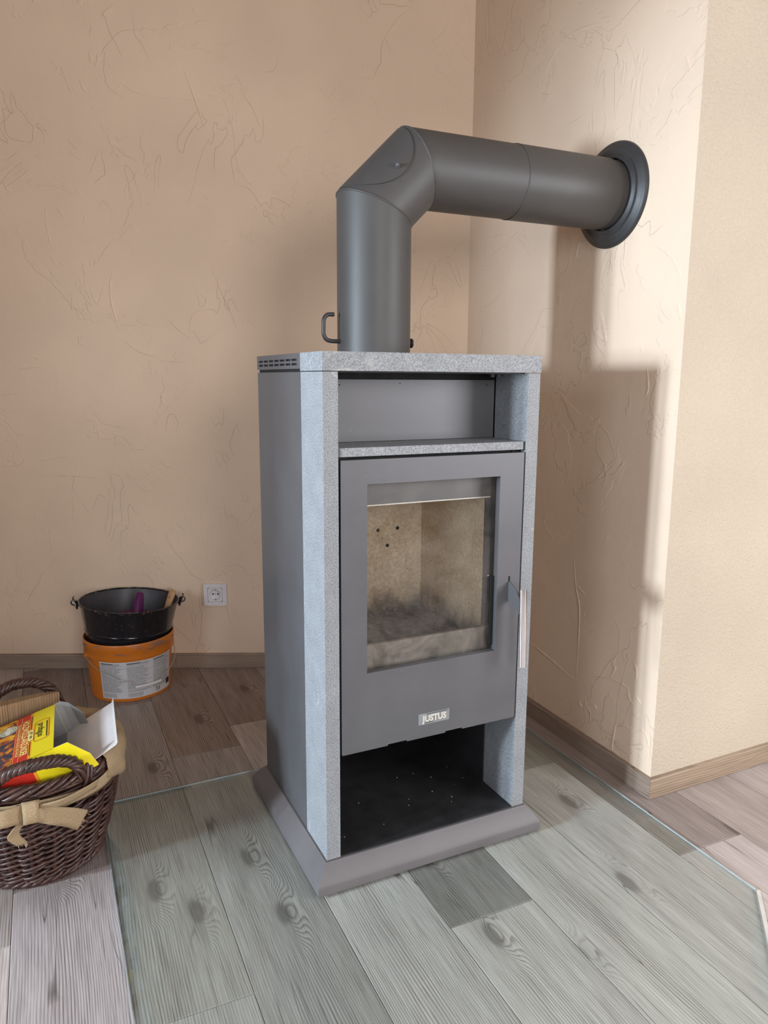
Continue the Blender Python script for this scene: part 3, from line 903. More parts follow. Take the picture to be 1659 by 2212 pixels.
# ------------------------------------------------------------------ flue pipe
def flue():
    ax = Vector((0.2045, 0.2350, 0))
    wc = O2 + DR*0.246
    root = empty('flue_pipe', (ax.x, ax.y, 1.0142), 'graphite grey flue pipe bending from the stove top into the wall', 'flue pipe')
    R = 0.0757
    hd = Vector((wc.x-ax.x, wc.y-ax.y, 0)); L = hd.length; hd.normalize()
    sd = Vector((-hd.y, hd.x, 0))           # points away from the camera
    z1, z2 = 1.301-1.0142, 1.390-1.0142
    k = z2-z1
    up = Vector((0, 0, 1))
    P0 = Vector((0, 0, 0)); P1 = up*z1; P2 = P1 + up*k + hd*k
    dg = (up+hd).normalized()
    n = 72
    def seg(name, A, nA, B, nB, d, R, parent=root, caps=False, lip=None):
        """cylinder along d between plane (A,nA) and plane (B,nB)"""
        d = d.normalized()
        s = sd; u = d.cross(s).normalized()
        bm = bmesh.new()
        ra, rb = [], []
        for i in range(n):
            o = (s*math.cos(2*PI*i/n) + u*math.sin(2*PI*i/n))*R
            ra.append(bm.verts.new(A + o - d*(o.dot(nA)/d.dot(nA))))
            rb.append(bm.verts.new(B + o - d*(o.dot(nB)/d.dot(nB))))
        for i in range(n):
            bm.faces.new((ra[i], ra[(i+1) % n], rb[(i+1) % n], rb[i]))
        if caps:
            bm.faces.new(ra[::-1]); bm.faces.new(rb)
        return bm_obj(name, bm, M['pipe'], parent, smooth=True, angle=math.radians(60))
    m1 = (up+dg).normalized(); m2 = (dg+hd).normalized()
    vp = seg('vertical_pipe', P0, up, P1, m1, up, R, caps=True)
    el = seg('elbow', P1, m1, P2, m2, dg, R-0.0002, caps=True)
    P3 = P2 + hd*0.235
    e1 = seg('horizontal_pipe', P2, m2, P3, hd, hd, R, caps=True)
    P4 = Vector((0, 0, z2)) + hd*(L-0.037)
    P5 = Vector((0, 0, z2)) + hd*(L-0.002)
    e2 = seg('horizontal_pipe', P3-hd*0.002, hd, P4, hd, hd, R+0.0012, caps=True)
    seg('wall_collar', P4-hd*0.01, hd, P5, hd, hd, R-0.0008, caps=True)
    def bead(name, A, nn, d, R, r, parent):
        u = d.cross(sd).normalized()
        pts = []
        rr = random.Random(5)
        for i in range(n):
            o = (sd*math.cos(2*PI*i/n) + u*math.sin(2*PI*i/n))*R
            pts.append(A + o - d*(o.dot(nn)/d.dot(nn)) + Vector((rr.uniform(-1, 1), 0, rr.uniform(-1, 1)))*r*0.15)
        return tube(name, pts, r, M['pipe'], parent, n=8, closed=True)
    bead('weld_bead', P1, m1, dg, R-0.0005, 0.0022, el)
    bead('weld_bead', P2, m2, dg, R-0.0005, 0.0018, el)
    bead('seam_ring', P3-hd*0.002, hd, hd, R+0.0006, 0.0010, e2)
    # inspection cover: curved lid on the outside of the elbow
    c = (P1+P2)/2
    out = (up-hd).normalized()
    bm = bmesh.new()
    ha, ht = 0.088, math.radians(74)
    grid = []
    NR_, NA_ = 8, 48
    def pt(rho, phi, RR):
        s = ha*rho*math.cos(phi); th = ht*rho*math.sin(phi)
        return c + dg*s + (out*math.cos(th) + sd*math.sin(th))*RR
    for RR, rev in ((R+0.0026, False),):
        ctr = bm.verts.new(pt(0, 0, RR))
        rows = []
        for i in range(1, NR_+1):
            rows.append([bm.verts.new(pt(i/NR_, 2*PI*j/NA_, RR)) for j in range(NA_)])
        rows.append([bm.verts.new(pt(1.0, 2*PI*j/NA_, R-0.002)) for j in range(NA_)])
        for j in range(NA_):
            bm.faces.new((ctr, rows[0][j], rows[0][(j+1) % NA_]))
            for a, b in zip(rows, rows[1:]):
                bm.faces.new((a[j], a[(j+1) % NA_], b[(j+1) % NA_], b[j]))
    cov = bm_obj('inspection_cover', bm, M['pipe'], root, smooth=True, angle=math.radians(50))
    th = -math.radians(62)
    q = out*math.cos(th) + sd*math.sin(th)
    b0 = c + q*(R+0.002)
    bm = bmesh.new()
    add_tube(bm, [b0, b0+q*0.004], 0.0052, 6)
    add_tube(bm, [b0+q*0.004, b0+q*0.007, b0+q*0.0095, b0+q*0.0102], [0.0040, 0.0038, 0.0022, 0.0006], 12)
    bm_obj('cap_nut', bm, M['steel'], cov, smooth=True, angle=math.radians(40))
    # rosette on the wall, built around the pipe axis
    prof = [(R+0.0015, 0.0), (R+0.0015, 0.0165), (R+0.004, 0.0185), (0.0835, 0.0175), (0.0870, 0.0140), (0.0905, 0.0125), (0.0945, 0.0150), (0.0985, 0.0150),
            (0.1030, 0.0112), (0.1090, 0.0092), (0.1140, 0.0070), (0.1165, 0.0035), (0.1168, 0.0)]
    bm = bmesh.new()
    add_lathe(bm, prof, 96)
    ro = bm_obj('wall_rosette', bm, M['blackmetal'], root, smooth=True, angle=math.radians(60))
    zc = Vector((NR.x, NR.y, 0)); xc = Vector((DR.x, DR.y, 0)); yc = zc.cross(xc)
    pw = Vector((wc.x, wc.y, 1.390)) - root.location + zc*0.0006
    ro.matrix_local = Matrix(((xc.x, yc.x, zc.x, pw.x), (xc.y, yc.y, zc.y, pw.y), (xc.z, yc.z, zc.z, pw.z), (0, 0, 0, 1)))
    # damper rod: hook on the left, spring and cap on the right
    zz = 0.0285
    pts = [(-R+0.004, 0.0, zz), (-R-0.018, 0.0, zz), (-R-0.030, 0.0, zz+0.0035), (-R-0.0355, 0.0, zz+0.014), (-R-0.0355, 0, zz+0.030), (-R-0.0345, 0, zz+0.043), (-R-0.027, 0, zz+0.0515), (-R-0.0130, 0, zz+0.0525)]
    o = tube('damper_handle', smooth_path(pts, 6), 0.0042, M['blackmetal'], root, n=14)
    bm = bmesh.new()
    sp = [(R-0.003 + 0.0125*i/60, 0.0062*math.cos(i*2*PI/12), zz+0.0062*math.sin(i*2*PI/12)) for i in range(61)]
    add_tube(bm, sp, 0.0011, 6)
    add_tube(bm, [(R-0.004, 0, zz), (R+0.014, 0, zz)], 0.0042, 12)
    add_tube(bm, [(R+0.0095, 0, zz), (R+0.0110, 0, zz), (R+0.0135, 0, zz), (R+0.0145, 0, zz)], [0.0075, 0.0098, 0.0098, 0.006], 20)
    bm_obj('damper_spring', bm, M['blackmetal'], root, smooth=True, angle=math.radians(40))
flue()

# ------------------------------------------------------------------ paint bucket, pail and tools
M['orange'] = None
def bucket_plastic():
    t = NT('orange_bucket_plastic')
    v = t.obj()
    x, y, z = t.sepxyz(v)
    n = t.noise(t.vec('MULTIPLY', v, (1, 1, 5)), 9, 4, 0.6, 0.6)
    smear = t.math('MULTIPLY', t.ramp(n, 0.55, 0.62), t.ramp(z, 0.145, 0.152))
    c = t.mix(t.math('MULTIPLY', smear, 0.75), (0.66, 0.19, 0.018), (0.20, 0.15, 0.14))
    return t.fin(c, t.math('ADD', 0.32, t.math('MULTIPLY', smear, 0.3)), 0, None, 0.5)
M['orange'] = bucket_plastic()
def label_paper():
    t = NT('printed_label_paper')
    uv = t.n('ShaderNodeUVMap'); uv.uv_map = 'UVMap'
    u, v, _ = t.sepxyz(uv.outputs[0])
    rows = t.math('MULTIPLY', v, 54.0)
    rid = t.math('FLOOR', rows)
    fr = t.math('FRACT', rows)
    col = t.math('MULTIPLY', u, 3.0)
    cf = t.math('FRACT', col); ci = t.math('FLOOR', col)
    word = t.noise(t.xyz(t.math('MULTIPLY', u, 95.0), t.math('MULTIPLY', rid, 7.3), 0.0), 1.0, 2, 0.7)
    endn = t.noise(t.xyz(t.math('MULTIPLY', ci, 13.7), t.math('MULTIPLY', rid, 3.1), 5.0), 1.0, 1)
    end = t.ramp(endn, 0.35, 0.6, 1.05, 0.70)
    para = t.ramp(t.noise(t.xyz(t.math('MULTIPLY', ci, 5.1), t.math('MULTIPLY', rid, 0.9), 2.0), 1.0, 1), 0.33, 0.36)
    line = t.math('MULTIPLY', t.ramp(fr, 0.25, 0.40), t.ramp(fr, 0.95, 0.85))
    msk = t.math('MULTIPLY', t.ramp(word, 0.36, 0.46), line)
    msk = t.math('MULTIPLY', msk, t.math('MULTIPLY', t.math('GREATER_THAN', cf, 0.05), t.math('LESS_THAN', cf, t.math('MULTIPLY', end, 0.95))))
    msk = t.math('MULTIPLY', msk, para)
    body = t.math('MULTIPLY', t.math('GREATER_THAN', v, 0.175), t.math('LESS_THAN', v, 0.965))
    foot = t.math('MULTIPLY', t.math('LESS_THAN', v, 0.145), t.math('MULTIPLY', t.math('GREATER_THAN', v, 0.03), t.math('LESS_THAN', u, 0.62)))
    foot = t.math('MULTIPLY', foot, t.math('LESS_THAN', cf, 0.62))
    msk = t.math('MULTIPLY', msk, t.math('ADD', body, foot))
    head = t.math('MULTIPLY', t.math('MULTIPLY', t.math('GREATER_THAN', v, 0.935), t.math('LESS_THAN', v, 0.965)), t.math('MULTIPLY', t.math('LESS_THAN', cf, 0.55), t.math('GREATER_THAN', cf, 0.05)))
    msk = t.math('MAXIMUM', t.math('MULTIPLY', msk, 0.62), t.math('MULTIPLY', head, t.math('MULTIPLY', t.ramp(word, 0.3, 0.4), 0.9)))
    gap = t.math('MULTIPLY', t.math('LESS_THAN', t.math('ABSOLUTE', t.math('SUBTRACT', cf, 0.0)), 0.012), 0.12)
    grey = t.math('MULTIPLY', body, 0.10)
    c = t.mix(grey, (0.66, 0.66, 0.70), (0.40, 0.40, 0.43))
    c = t.mix(t.math('MAXIMUM', msk, gap), c, (0.06, 0.06, 0.065))
    return t.fin(c, 0.4, 0, None, 0.4)
M['label'] = label_paper()
M['wire'] = plain('zinc_wire', (0.72, 0.70, 0.68), 0.35, metal=0.9)
M['whiteplastic'] = plain('white_grip_plastic', (0.72, 0.70, 0.72), 0.4, var=0.04)
def enamel():
    t = NT('chipped_black_enamel')
    v = t.obj()
    z = t.sepxyz(v)[2]
    n = t.noise(v, 70, 4, 0.7)
    chip = t.math('MULTIPLY', t.ramp(n, 0.56, 0.62), t.ramp(z, 0.155, 0.166, 0.12, 1.0))
    c = t.mix(chip, (0.012, 0.012, 0.016), (0.16, 0.12, 0.09))
    return t.fin(c, t.math('ADD', 0.16, t.math('MULTIPLY', chip, 0.5)), 0, None, 0.6)
M['enamel'] = enamel()
M['enamel_in'] = plain('grey_reflection_enamel', (0.070, 0.070, 0.086), 0.42, var=0.25, scale=25)  # grey reflection painted into the pail's inner colour
M['purple'] = plain('purple_plastic', (0.10, 0.012, 0.10), 0.25, var=0.06)
M['bristle'] = plain('dark_bristle', (0.05, 0.035, 0.03), 0.8, var=0.3, scale=200)

BX, BY = -0.2155, 1.152
def bucket():
    root = empty('paint_bucket', (BX, BY, 0), 'orange plastic paint bucket with white printed label standing before the back wall', 'bucket')
    prof = [(0, 0.003), (0.1150, 0.003), (0.1165, 0.0), (0.1185, 0.001), (0.1195, 0.006), (0.1290, 0.150), (0.1265, 0.150), (0.1165, 0.006), (0, 0.006)]
    lathe('body', prof, M['orange'], root, 96)
    rim = [(0.1275, 0.136), (0.1345, 0.136), (0.1350, 0.1385), (0.1338, 0.158), (0.1352, 0.1600), (0.1355, 0.178), (0.1345, 0.1825), (0.1335, 0.1840), (0.1322, 0.1825), (0.1318, 0.178), (0.1300, 0.150)]
    lathe('rim', rim, M['orange'], root, 96)
    # label wrapped round the front
    a0, a1 = math.radians(-140), math.radians(-30)
    z0, z1 = 0.0105, 0.1290
    na, nz = 44, 4
    def rad(z): return 0.1195 + (z-0.006)*(0.0095/0.144)
    def lp(u, v, off=0.0004):
        z = z0 + (z1-z0)*v
        a = a0 + (a1-a0)*u
        r = rad(z) + off
        return (r*math.cos(a), r*math.sin(a), z)
    bm = bmesh.new()
    uvl = bm.loops.layers.uv.new('UVMap')
    g = [[bm.verts.new(lp(i/na, j/nz)) for j in range(nz+1)] for i in range(na+1)]
    for i in range(na):
        for j in range(nz):
            f = bm.faces.new((g[i][j], g[i+1][j], g[i+1][j+1], g[i][j+1]))
            for l, (du, dv) in zip(f.loops, ((0, 0), (1, 0), (1, 1), (0, 1))):
                l[uvl].uv = ((i+du)/na, (j+dv)/nz)
    lab = bm_obj('label', bm, M['label'], root, smooth=True)
    lab['label'] = 'white paper label with small black print'
    wL = (a1-a0)*0.124; hL = z1-z0
    def wrap(me, cu, cv):
        for v in me.vertices:
            x, y = v.co.x, v.co.y
            p = lp(cu + x/wL, cv + y/hL, 0.0008)
            v.co = p
        return me
    link('lettering', wrap(text_mesh('7,5', 0.0155, 0, 0.0004, 0.9, 0.18), 0.745, 0.10), M['ink'], lab)
    bm = bmesh.new()
    q = [bm.verts.new((x, y, 0)) for x, y in ((-0.0095, -0.0085), (0.0095, -0.0085), (0.0095, 0.0095), (-0.0095, 0.0095))]
    bm.faces.new(q)
    bmesh.ops.subdivide_edges(bm, edges=bm.edges[:], cuts=3, use_grid_fill=True)
    me = bpy.data.meshes.new('print_block'); bm.to_mesh(me); bm.free()
    link('print_block', wrap(me, 0.945, 0.185), M['ink'], lab)
    # wire bail lying against the front with a white grip
    mid = math.radians(-74)
    pts, gp = [], []
    for k in range(-30, 31):
        d = k/30*math.radians(92)
        q = abs(d)/math.radians(92)
        z = 0.052 + 0.084*q**1.25
        r = 0.1365 if q > 0.3 else 0.1305
        if abs(d) < math.radians(20): z = 0.049
        pts.append((r*math.cos(mid+d), r*math.sin(mid+d), z))
    tube('wire_bail', pts, 0.0012, M['wire'], root, 8)
    ga, gb = math.radians(-18), math.radians(18)
    for k in range(9):
        d = ga + (gb-ga)*k/8
        gp.append((0.1315*math.cos(mid+d), 0.1315*math.sin(mid+d), 0.049))
    tube('grip', gp, 0.0046, M['whiteplastic'], root, 14)
    for s in (-1, 1):
        a = mid + s*math.radians(92)
        bm = bmesh.new()
        e = Vector((math.cos(a), math.sin(a), 0))
        add_tube(bm, [e*0.130+Vector((0, 0, 0.136)), e*0.140+Vector((0, 0, 0.136))], 0.006, 12)
        bm_obj('bail_ear', bm, M['orange'], root, smooth=True)
bucket()

def pail():
    root = empty('metal_pail', (-0.2190, 1.152, 0.119), 'black enamel pail with chipped rim wedged in the orange bucket', 'pail')
    root.rotation_euler = (0.0, math.radians(3.6), 0)
    out = [(0.0, 0.0), (0.116, 0.0), (0.119, 0.003), (0.1260, 0.062), (0.1285, 0.078), (0.1300, 0.0805), (0.1316, 0.0815), (0.1316, 0.084), (0.1305, 0.086), (0.1450, 0.158), (0.1475, 0.164)]
    inn = [(0.1460, 0.164), (0.1435, 0.157), (0.1288, 0.085), (0.1268, 0.078), (0.116, 0.0045), (0.0, 0.0045)]
    body = lathe('body', out, M['enamel'], root, 96)
    o = lathe('inside', inn, M['enamel_in'], root, 96)
    o['label'] = 'inside with grey reflection painted in'
    bm = bmesh.new()
    rr = random.Random(8)
    add_tube(bm, [((0.1475+rr.uniform(-0.0005, 0.0005))*math.cos(2*PI*k/90), (0.1475+rr.uniform(-0.0005, 0.0005))*math.sin(2*PI*k/90), 0.1655+rr.uniform(-0.0005, 0.0005)) for k in range(90)], 0.0030, 8, closed=True)
    bm_obj('rolled_rim', bm, M['enamel'], root, smooth=True)
    for a in (math.radians(172), math.radians(-4)):
        e = Vector((math.cos(a), math.sin(a), 0)); s = Vector((-e.y, e.x, 0)); u = Vector((0, 0, 1))
        bm = bmesh.new()
        c = e*0.1500 + u*0.156
        for q in (-0.012, 0.012):
            add_tube(bm, [c + s*q + u*-0.012, c + s*q*0.8 + e*0.004, c + s*q*0.4 + e*0.010 + u*0.010], 0.003, 8)
        add_tube(bm, [c + e*0.010 + (e*math.cos(t) + u*math.sin(t))*0.0085 + u*0.006 for t in [2*PI*k/16 for k in range(16)]], 0.0021, 8, closed=True)
        add_tube(bm, [c + e*0.010 + u*0.012, c + e*0.014 + u*0.019, c + e*0.010 + u*0.025], 0.0019, 8)
        bm_obj('bail_hook', bm, M['enamel'], root, smooth=True)
pail()

def pail_tools():
    # dustpan
    r = empty('hand_shovel', (-0.207, 1.124, 0.1245), 'dark purple plastic hand shovel standing in the black pail', 'hand shovel')
    prof = [(0, 0.044), (0.052, 0.050), (0.066, 0.066), (0.0675, 0.066), (0.0655, 0.062), (0.053, 0.048), (0, 0.042)]
    o = lathe('scoop', [(a, z+0.050) for a, z in prof], M['purple'], r, 40)
    path = smooth_path([(0.000, -0.035, 0.072), (0.006, -0.026, 0.090), (0.013, -0.012, 0.115), (0.024, 0.008, 0.160), (0.030, 0.018, 0.184)], 6)
    bm = bmesh.new()
    n = len(path)
    rad = [0.0115 + 0.0055*math.sin(PI*min(1, i/(n-1)*1.05)) for i in range(n)]
    rad[-1] = 0.009
    add_tube(bm, path, rad, 16)
    bm_obj('handle', bm, M['purple'], r, smooth=True, angle=math.radians(60))
    tube('foot', [(0, 0, 0.0), (0, 0, 0.094)], [0.03, 0.02], M['purple'], r, 16)
    # hand brush leaning on the right of the rim
    b = empty('hand_brush', (-0.136, 1.140, 0.1245), 'hand brush with pale wooden handle leaning in the pail on the right', 'brush')
    d = Vector((0.062, 0.030, 0.165)).normalized()
    s = Vector((0.55, -0.83, 0)); s = (s - d*s.dot(d)).normalized(); q = d.cross(s)
    bm = bmesh.new()
    sec = [(0.030, 0.0150, 0.007), (0.06, 0.0135, 0.0075), (0.10, 0.0120, 0.007), (0.14, 0.0125, 0.0065), (0.172, 0.0130, 0.0065), (0.182, 0.0110, 0.0055), (0.1865, 0.0060, 0.0035)]
    rings = []
    for t, w, h in sec:
        rings.append([bm.verts.new(d*t + s*w*math.copysign(abs(math.cos(a))**0.6, math.cos(a)) + q*h*math.copysign(abs(math.sin(a))**0.8, math.sin(a))) for a in [2*PI*k/20 for k in range(20)]])
    for a, c in zip(rings, rings[1:]):
        for k in range(20):
            bm.faces.new((a[k], a[(k+1) % 20], c[(k+1) % 20], c[k]))
    bm.faces.new(rings[0][::-1]); bm.faces.new(rings[-1])
    h = bm_obj('handle', bm, M['handle_wood'], b, smooth=True, angle=math.radians(60))
    bm = bmesh.new()
    for sg in (-1, 1):
        add_tube(bm, [d*0.160 + q*0.0060*sg, d*0.160 + q*0.0072*sg], 0.0017, 10)
    bm_obj('hanging_hole', bm, M['black'], h)
    bm = bmesh.new()
    rr = random.Random(2)
    for k in range(90):
        p = Vector((rr.uniform(-0.02, 0.02), rr.uniform(-0.02, 0.02), 0.030)) + d*0.008
        add_tube(bm, [p, p + Vector((rr.uniform(-0.006, 0.006), rr.uniform(-0.006, 0.006), -0.030))], 0.0012, 4)
    tag(bm_obj('bristles', bm, M['bristle'], b), kind='stuff')
pail_tools()

# ------------------------------------------------------------------ wicker basket
def wicker_mat():
    t = NT('dark_brown_willow')
    v = t.obj()
    n = t.noise(v, 55, 4, 0.65)
    c = t.mix(t.ramp(n, 0.32, 0.7), (0.024, 0.010, 0.008), (0.098, 0.042, 0.030))
    chip = t.ramp(t.noise(v, 130, 2, 0.6), 0.70, 0.74)
    c = t.mix(t.math('MULTIPLY', chip, 0.6), c, (0.30, 0.18, 0.11))
    return t.fin(c, t.ramp(n, 0.3, 0.7, 0.30, 0.48), 0, t.bump(t.noise(v, 400, 2), 0.3, 0.0005), 0.6)
M['wicker'] = wicker_mat()
def burlap_mat():
    t = NT('jute_burlap')
    uv = t.n('ShaderNodeUVMap'); uv.uv_map = 'UVMap'
    u, v, _ = t.sepxyz(uv.outputs[0])
    f = 2*PI/0.0030
    a = t.math('SINE', t.math('MULTIPLY', u, f)); b = t.math('SINE', t.math('MULTIPLY', v, f))
    w = t.math('MULTIPLY', a, b)
    h = t.math('ADD', t.math('MULTIPLY', w, 0.5), t.math('MULTIPLY', t.noise(t.xyz(t.math('MULTIPLY', u, 300.0), t.math('MULTIPLY', v, 300.0), 0.0), 1.0, 2), 0.8))
    hole = t.ramp(w, -0.55, -0.95)
    c = t.mix(t.ramp(h, 0.0, 0.9), (0.36, 0.245, 0.135), (0.62, 0.46, 0.29))
    c = t.mix(t.math('MULTIPLY', hole, 0.75), c, (0.12, 0.075, 0.04))
    return t.fin(c, 0.95, 0, t.bump(h, 0.9, 0.0012), 0.1)
M['burlap'] = burlap_mat()

KX, KY, KH = -0.499, 0.365, 0.222
KR0, KR1 = 0.118, 0.163
KROT = math.radians(4)
def kr(z):
    t = max(0, min(1.1, z/KH))
    return KR0 + (KR1-KR0)*t + 0.010*math.sin(PI*min(1, t))

def grid_uv(name, P, m, parent, th=0.0014, uvw=1.0):
    """cloth sheet from a grid of points, UV in metres along the grid, given thickness"""
    bm = bmesh.new()
    L = bm.loops.layers.uv.new('UVMap')
    V = [[bm.verts.new(p) for p in row] for row in P]
    us = [0.0]
    for i in range(1, len(P)):
        mid = len(P[0])//2
        us.append(us[-1] + (Vector(P[i][mid])-Vector(P[i-1][mid])).length)
    vs = [0.0]
    for j in range(1, len(P[0])):
        k = len(P)//2
        vs.append(vs[-1] + (Vector(P[k][j])-Vector(P[k][j-1])).length)
    for i in range(len(P)-1):
        for j in range(len(P[0])-1):
            f = bm.faces.new((V[i][j], V[i+1][j], V[i+1][j+1], V[i][j+1]))
            for l, (a, b) in zip(f.loops, ((i, j), (i+1, j), (i+1, j+1), (i, j+1))):
                l[L].uv = (us[a], vs[b])
    me = bpy.data.meshes.new(name)
    bm.to_mesh(me); bm.free()
    o = link(name, me, m, parent, smooth=True)
    s = o.modifiers.new('thickness', 'SOLIDIFY'); s.thickness = th; s.offset = 0.0
    return o

def strand(pts, k):
    return smooth_path(pts, k)

def twisted(bm, path, n, tr, sr, turns, seg=6, ph=0.0, closed=False, rnd=None):
    """n strands twisted round a path"""
    P = [Vector(p) for p in path]
    N = len(P)
    fr = []
    prev = None
    for i in range(N):
        t = (P[(i+1) % N]-P[i-1]) if closed else (P[min(i+1, N-1)]-P[max(i-1, 0)])
        t.normalize()
        if prev is None:
            s, u = frame_of(t)
        else:
            s = (prev - t*prev.dot(t)).normalized(); u = s.cross(t).normalized()
        prev = s
        fr.append((s, u))
    for k in range(n):
        pts = []
        for i in range(N):
            a = ph + 2*PI*(k/n + turns*i/(N if closed else N-1))
            q = tr*(1.0 + (rnd.uniform(-0.12, 0.12) if rnd else 0))
            pts.append(P[i] + fr[i][0]*math.cos(a)*q + fr[i][1]*math.sin(a)*q)
        add_tube(bm, pts, sr, seg, closed=closed)

def basket():
    root = empty('wicker_basket', (KX, KY, 0.0), 'dark brown round wicker basket with burlap liner and bow at the left edge', 'basket', rotz=KROT)
    rr = random.Random(21)
    nst = 22
    bm = bmesh.new()
    z = 0.016
    row = 0
    while z < KH-0.016:
        pts = []
        seg = nst*6
        ph = rr.uniform(-0.2, 0.2)
        ti = rr.uniform(0, 6.28); ta = rr.uniform(0.0, 0.0035)
        slope = 0.0040
        for i in range(seg):
            a = 2*PI*i/seg
            w = math.cos(nst/2*a + PI*(row % 2) + ph)
            w = math.copysign(abs(w)**0.7, w)
            zz = z + ta*math.sin(a*2+ti) + slope*math.sin(nst*a*0.5 + ph + PI*(row % 2))
            r = kr(zz) + 0.0050*w + rr.uniform(-0.0006, 0.0006)
            pts.append((r*math.cos(a), r*math.sin(a), zz))
        add_tube(bm, pts, rr.uniform(0.0029, 0.0038), 6, closed=True)
        z += rr.uniform(0.0056, 0.0066)
        row += 1
    tag(bm_obj('weave', bm, M['wicker'], root, smooth=True, angle=math.radians(80)), kind='stuff')
    for k in range(nst):
        a = 2*PI*k/nst
        tube('stake', [((kr(q))*math.cos(a), (kr(q))*math.sin(a), q) for q in [0.004+i*(KH-0.01)/8 for i in range(9)]], 0.0042, M['wicker'], root, 7)
    box_b = lathe('bottom', [(0, 0.004), (KR0-0.004, 0.004), (KR0-0.002, 0.007), (KR0-0.004, 0.010), (0, 0.010)], M['wicker'], root, 40)
    bm = bmesh.new()
    lining = lathe('inner_weave', [(KR0-0.010, 0.010), (kr(0.06)-0.010, 0.06), (kr(0.12)-0.010, 0.12), (kr(0.20)-0.010, 0.20), (kr(0.20)-0.008, 0.20), (kr(0.12)-0.008, 0.12), (kr(0.06)-0.008, 0.06), (KR0-0.008, 0.010)], M['wicker'], root, 48, close=True)
    bm.free()
    # base coil and rim
    bm = bmesh.new()
    ring = lambda r, z_: [(r*math.cos(2*PI*i/110), r*math.sin(2*PI*i/110), z_) for i in range(110)]
    twisted(bm, ring(KR0+0.004, 0.0112), 3, 0.0052, 0.0045, 15, closed=True, rnd=rr)
    bm_obj('base_coil', bm, M['wicker'], root, smooth=True, angle=math.radians(80))
    bm = bmesh.new()
    twisted(bm, ring(KR1+0.001, KH), 5, 0.0092, 0.0050, 9, closed=True, rnd=rr)
    bm_obj('rim_coil', bm, M['wicker'], root, smooth=True, angle=math.radians(80))
    # thick border of loose rods below the rim
    bm = bmesh.new()
    for k in range(7):
        zz = KH - 0.014 - 0.0062*k
        a0 = rr.uniform(0, 6)
        pts = []
        for i in range(90):
            a = 2*PI*i/90
            pts.append(((kr(zz)+0.0065+0.003*math.sin(3*a+a0))*math.cos(a), (kr(zz)+0.0065+0.003*math.sin(3*a+a0))*math.sin(a), zz+0.005*math.sin(2*a+a0*2)))
        add_tube(bm, pts, rr.uniform(0.0034, 0.0044), 6, closed=True)
    tag(bm_obj('border_rods', bm, M['wicker'], root, smooth=True, angle=math.radians(80)), kind='stuff')
    # twisted handles at front and back
    for sg in (-1, 1):
        pts = []
        for i in range(41):
            t = -1 + 2*i/40
            x = 0.078*t
            yb = math.sqrt(max(0, KR1**2 - x*x))
            hz = (0.060 if sg < 0 else 0.082)*math.sqrt(max(0, 1-abs(t)**2.6))
            pts.append((x, sg*(yb + 0.008 + 0.10*hz), KH - 0.004 + hz))
        bm = bmesh.new()
        twisted(bm, pts, 5, 0.0078, 0.0048, 3.4, 7, rnd=rr)
        o = bm_obj('handle', bm, M['wicker'], root, smooth=True, angle=math.radians(80))
        for e in (-1, 1):
            a = math.atan2(sg*math.sqrt(KR1**2-0.078**2), e*0.078)
            for q in (-0.02, 0.03):
                bm = bmesh.new()
                c = Vector(((KR1+0.001)*math.cos(a+q), (KR1+0.001)*math.sin(a+q), KH-0.012))
                er = Vector((math.cos(a), math.sin(a), 0))
                add_tube(bm, [c + er*0.0170*math.cos(t) + Vector((0, 0, 0.032*math.sin(t)+0.006)) + Vector((-er.y, er.x, 0))*0.010*math.sin(t) for t in [2*PI*k/18 for k in range(18)]], 0.0040, 7, closed=True)
                bm_obj('binding', bm, M['wicker'], o, smooth=True, angle=math.radians(80))
    # burlap liner folded over the rim on both sides of the handles
    def liner(a0, a1):
        P = []
        n = 46
        for i in range(n+1):
            f = i/n
            a = math.radians(a0 + (a1-a0)*f)
            edge = min(1, min(f, 1-f)*7)
            wav = 0.004*math.sin(a*9) + 0.002*math.sin(a*23)
            drop = 0.048*(0.55+0.45*edge) + 0.006*math.sin(a*6+1)
            prof = [(-0.030, -0.085), (-0.024, -0.045), (-0.0185, -0.010), (-0.0150, 0.010), (-0.006, 0.0200), (0.006, 0.0200), (0.0165, 0.0105), (0.0195, -0.010), (0.0185+wav, -drop*0.7), (0.0170+wav*1.3, -drop)]
            P.append([((KR1+d)*math.cos(a), (KR1+d)*math.sin(a), KH+z_ + (0.002*math.sin(a*14) if z_ > 0 else 0)) for d, z_ in prof])
        return grid_uv('liner', P, M['burlap'], root)
    liner(-46, 52)
    liner(128, 226)
    # ribbon from the liner to the bow on the front
    def sheet(name, centre, width, twist=None):
        C_ = smooth_path(centre, 6)
        P = []
        for i, c in enumerate(C_):
            f = i/(len(C_)-1)
            wv = width(f) if callable(width) else width
            P.append([c + wv*(k/4-0.5) for k in range(5)])
        return grid_uv(name, P, M['burlap'], root)
    def surf(adeg, z_, off=0.012):
        a = math.radians(adeg)
        return Vector(((kr(z_)+off)*math.cos(a), (kr(z_)+off)*math.sin(a), z_))
    up = Vector((0, 0, 1))
    B0 = -95.0   # direction of the bow
    bz = 0.190
    o = sheet('ribbon', [surf(-38, 0.200, 0.016), surf(-48, 0.193, 0.0165), surf(-60, 0.191, 0.0165), surf(-72, 0.192, 0.017), surf(-84, 0.192, 0.016), surf(B0, bz, 0.014)], lambda f: up*(0.034-0.012*math.sin(PI*f)) + Vector((0.004, 0, 0)))
    sheet('ribbon', [surf(B0, bz, 0.014), surf(-112, 0.190, 0.016), surf(-130, 0.190, 0.016), surf(-142, 0.196, 0.014)], lambda f: up*(0.036-0.006*math.sin(PI*f)))
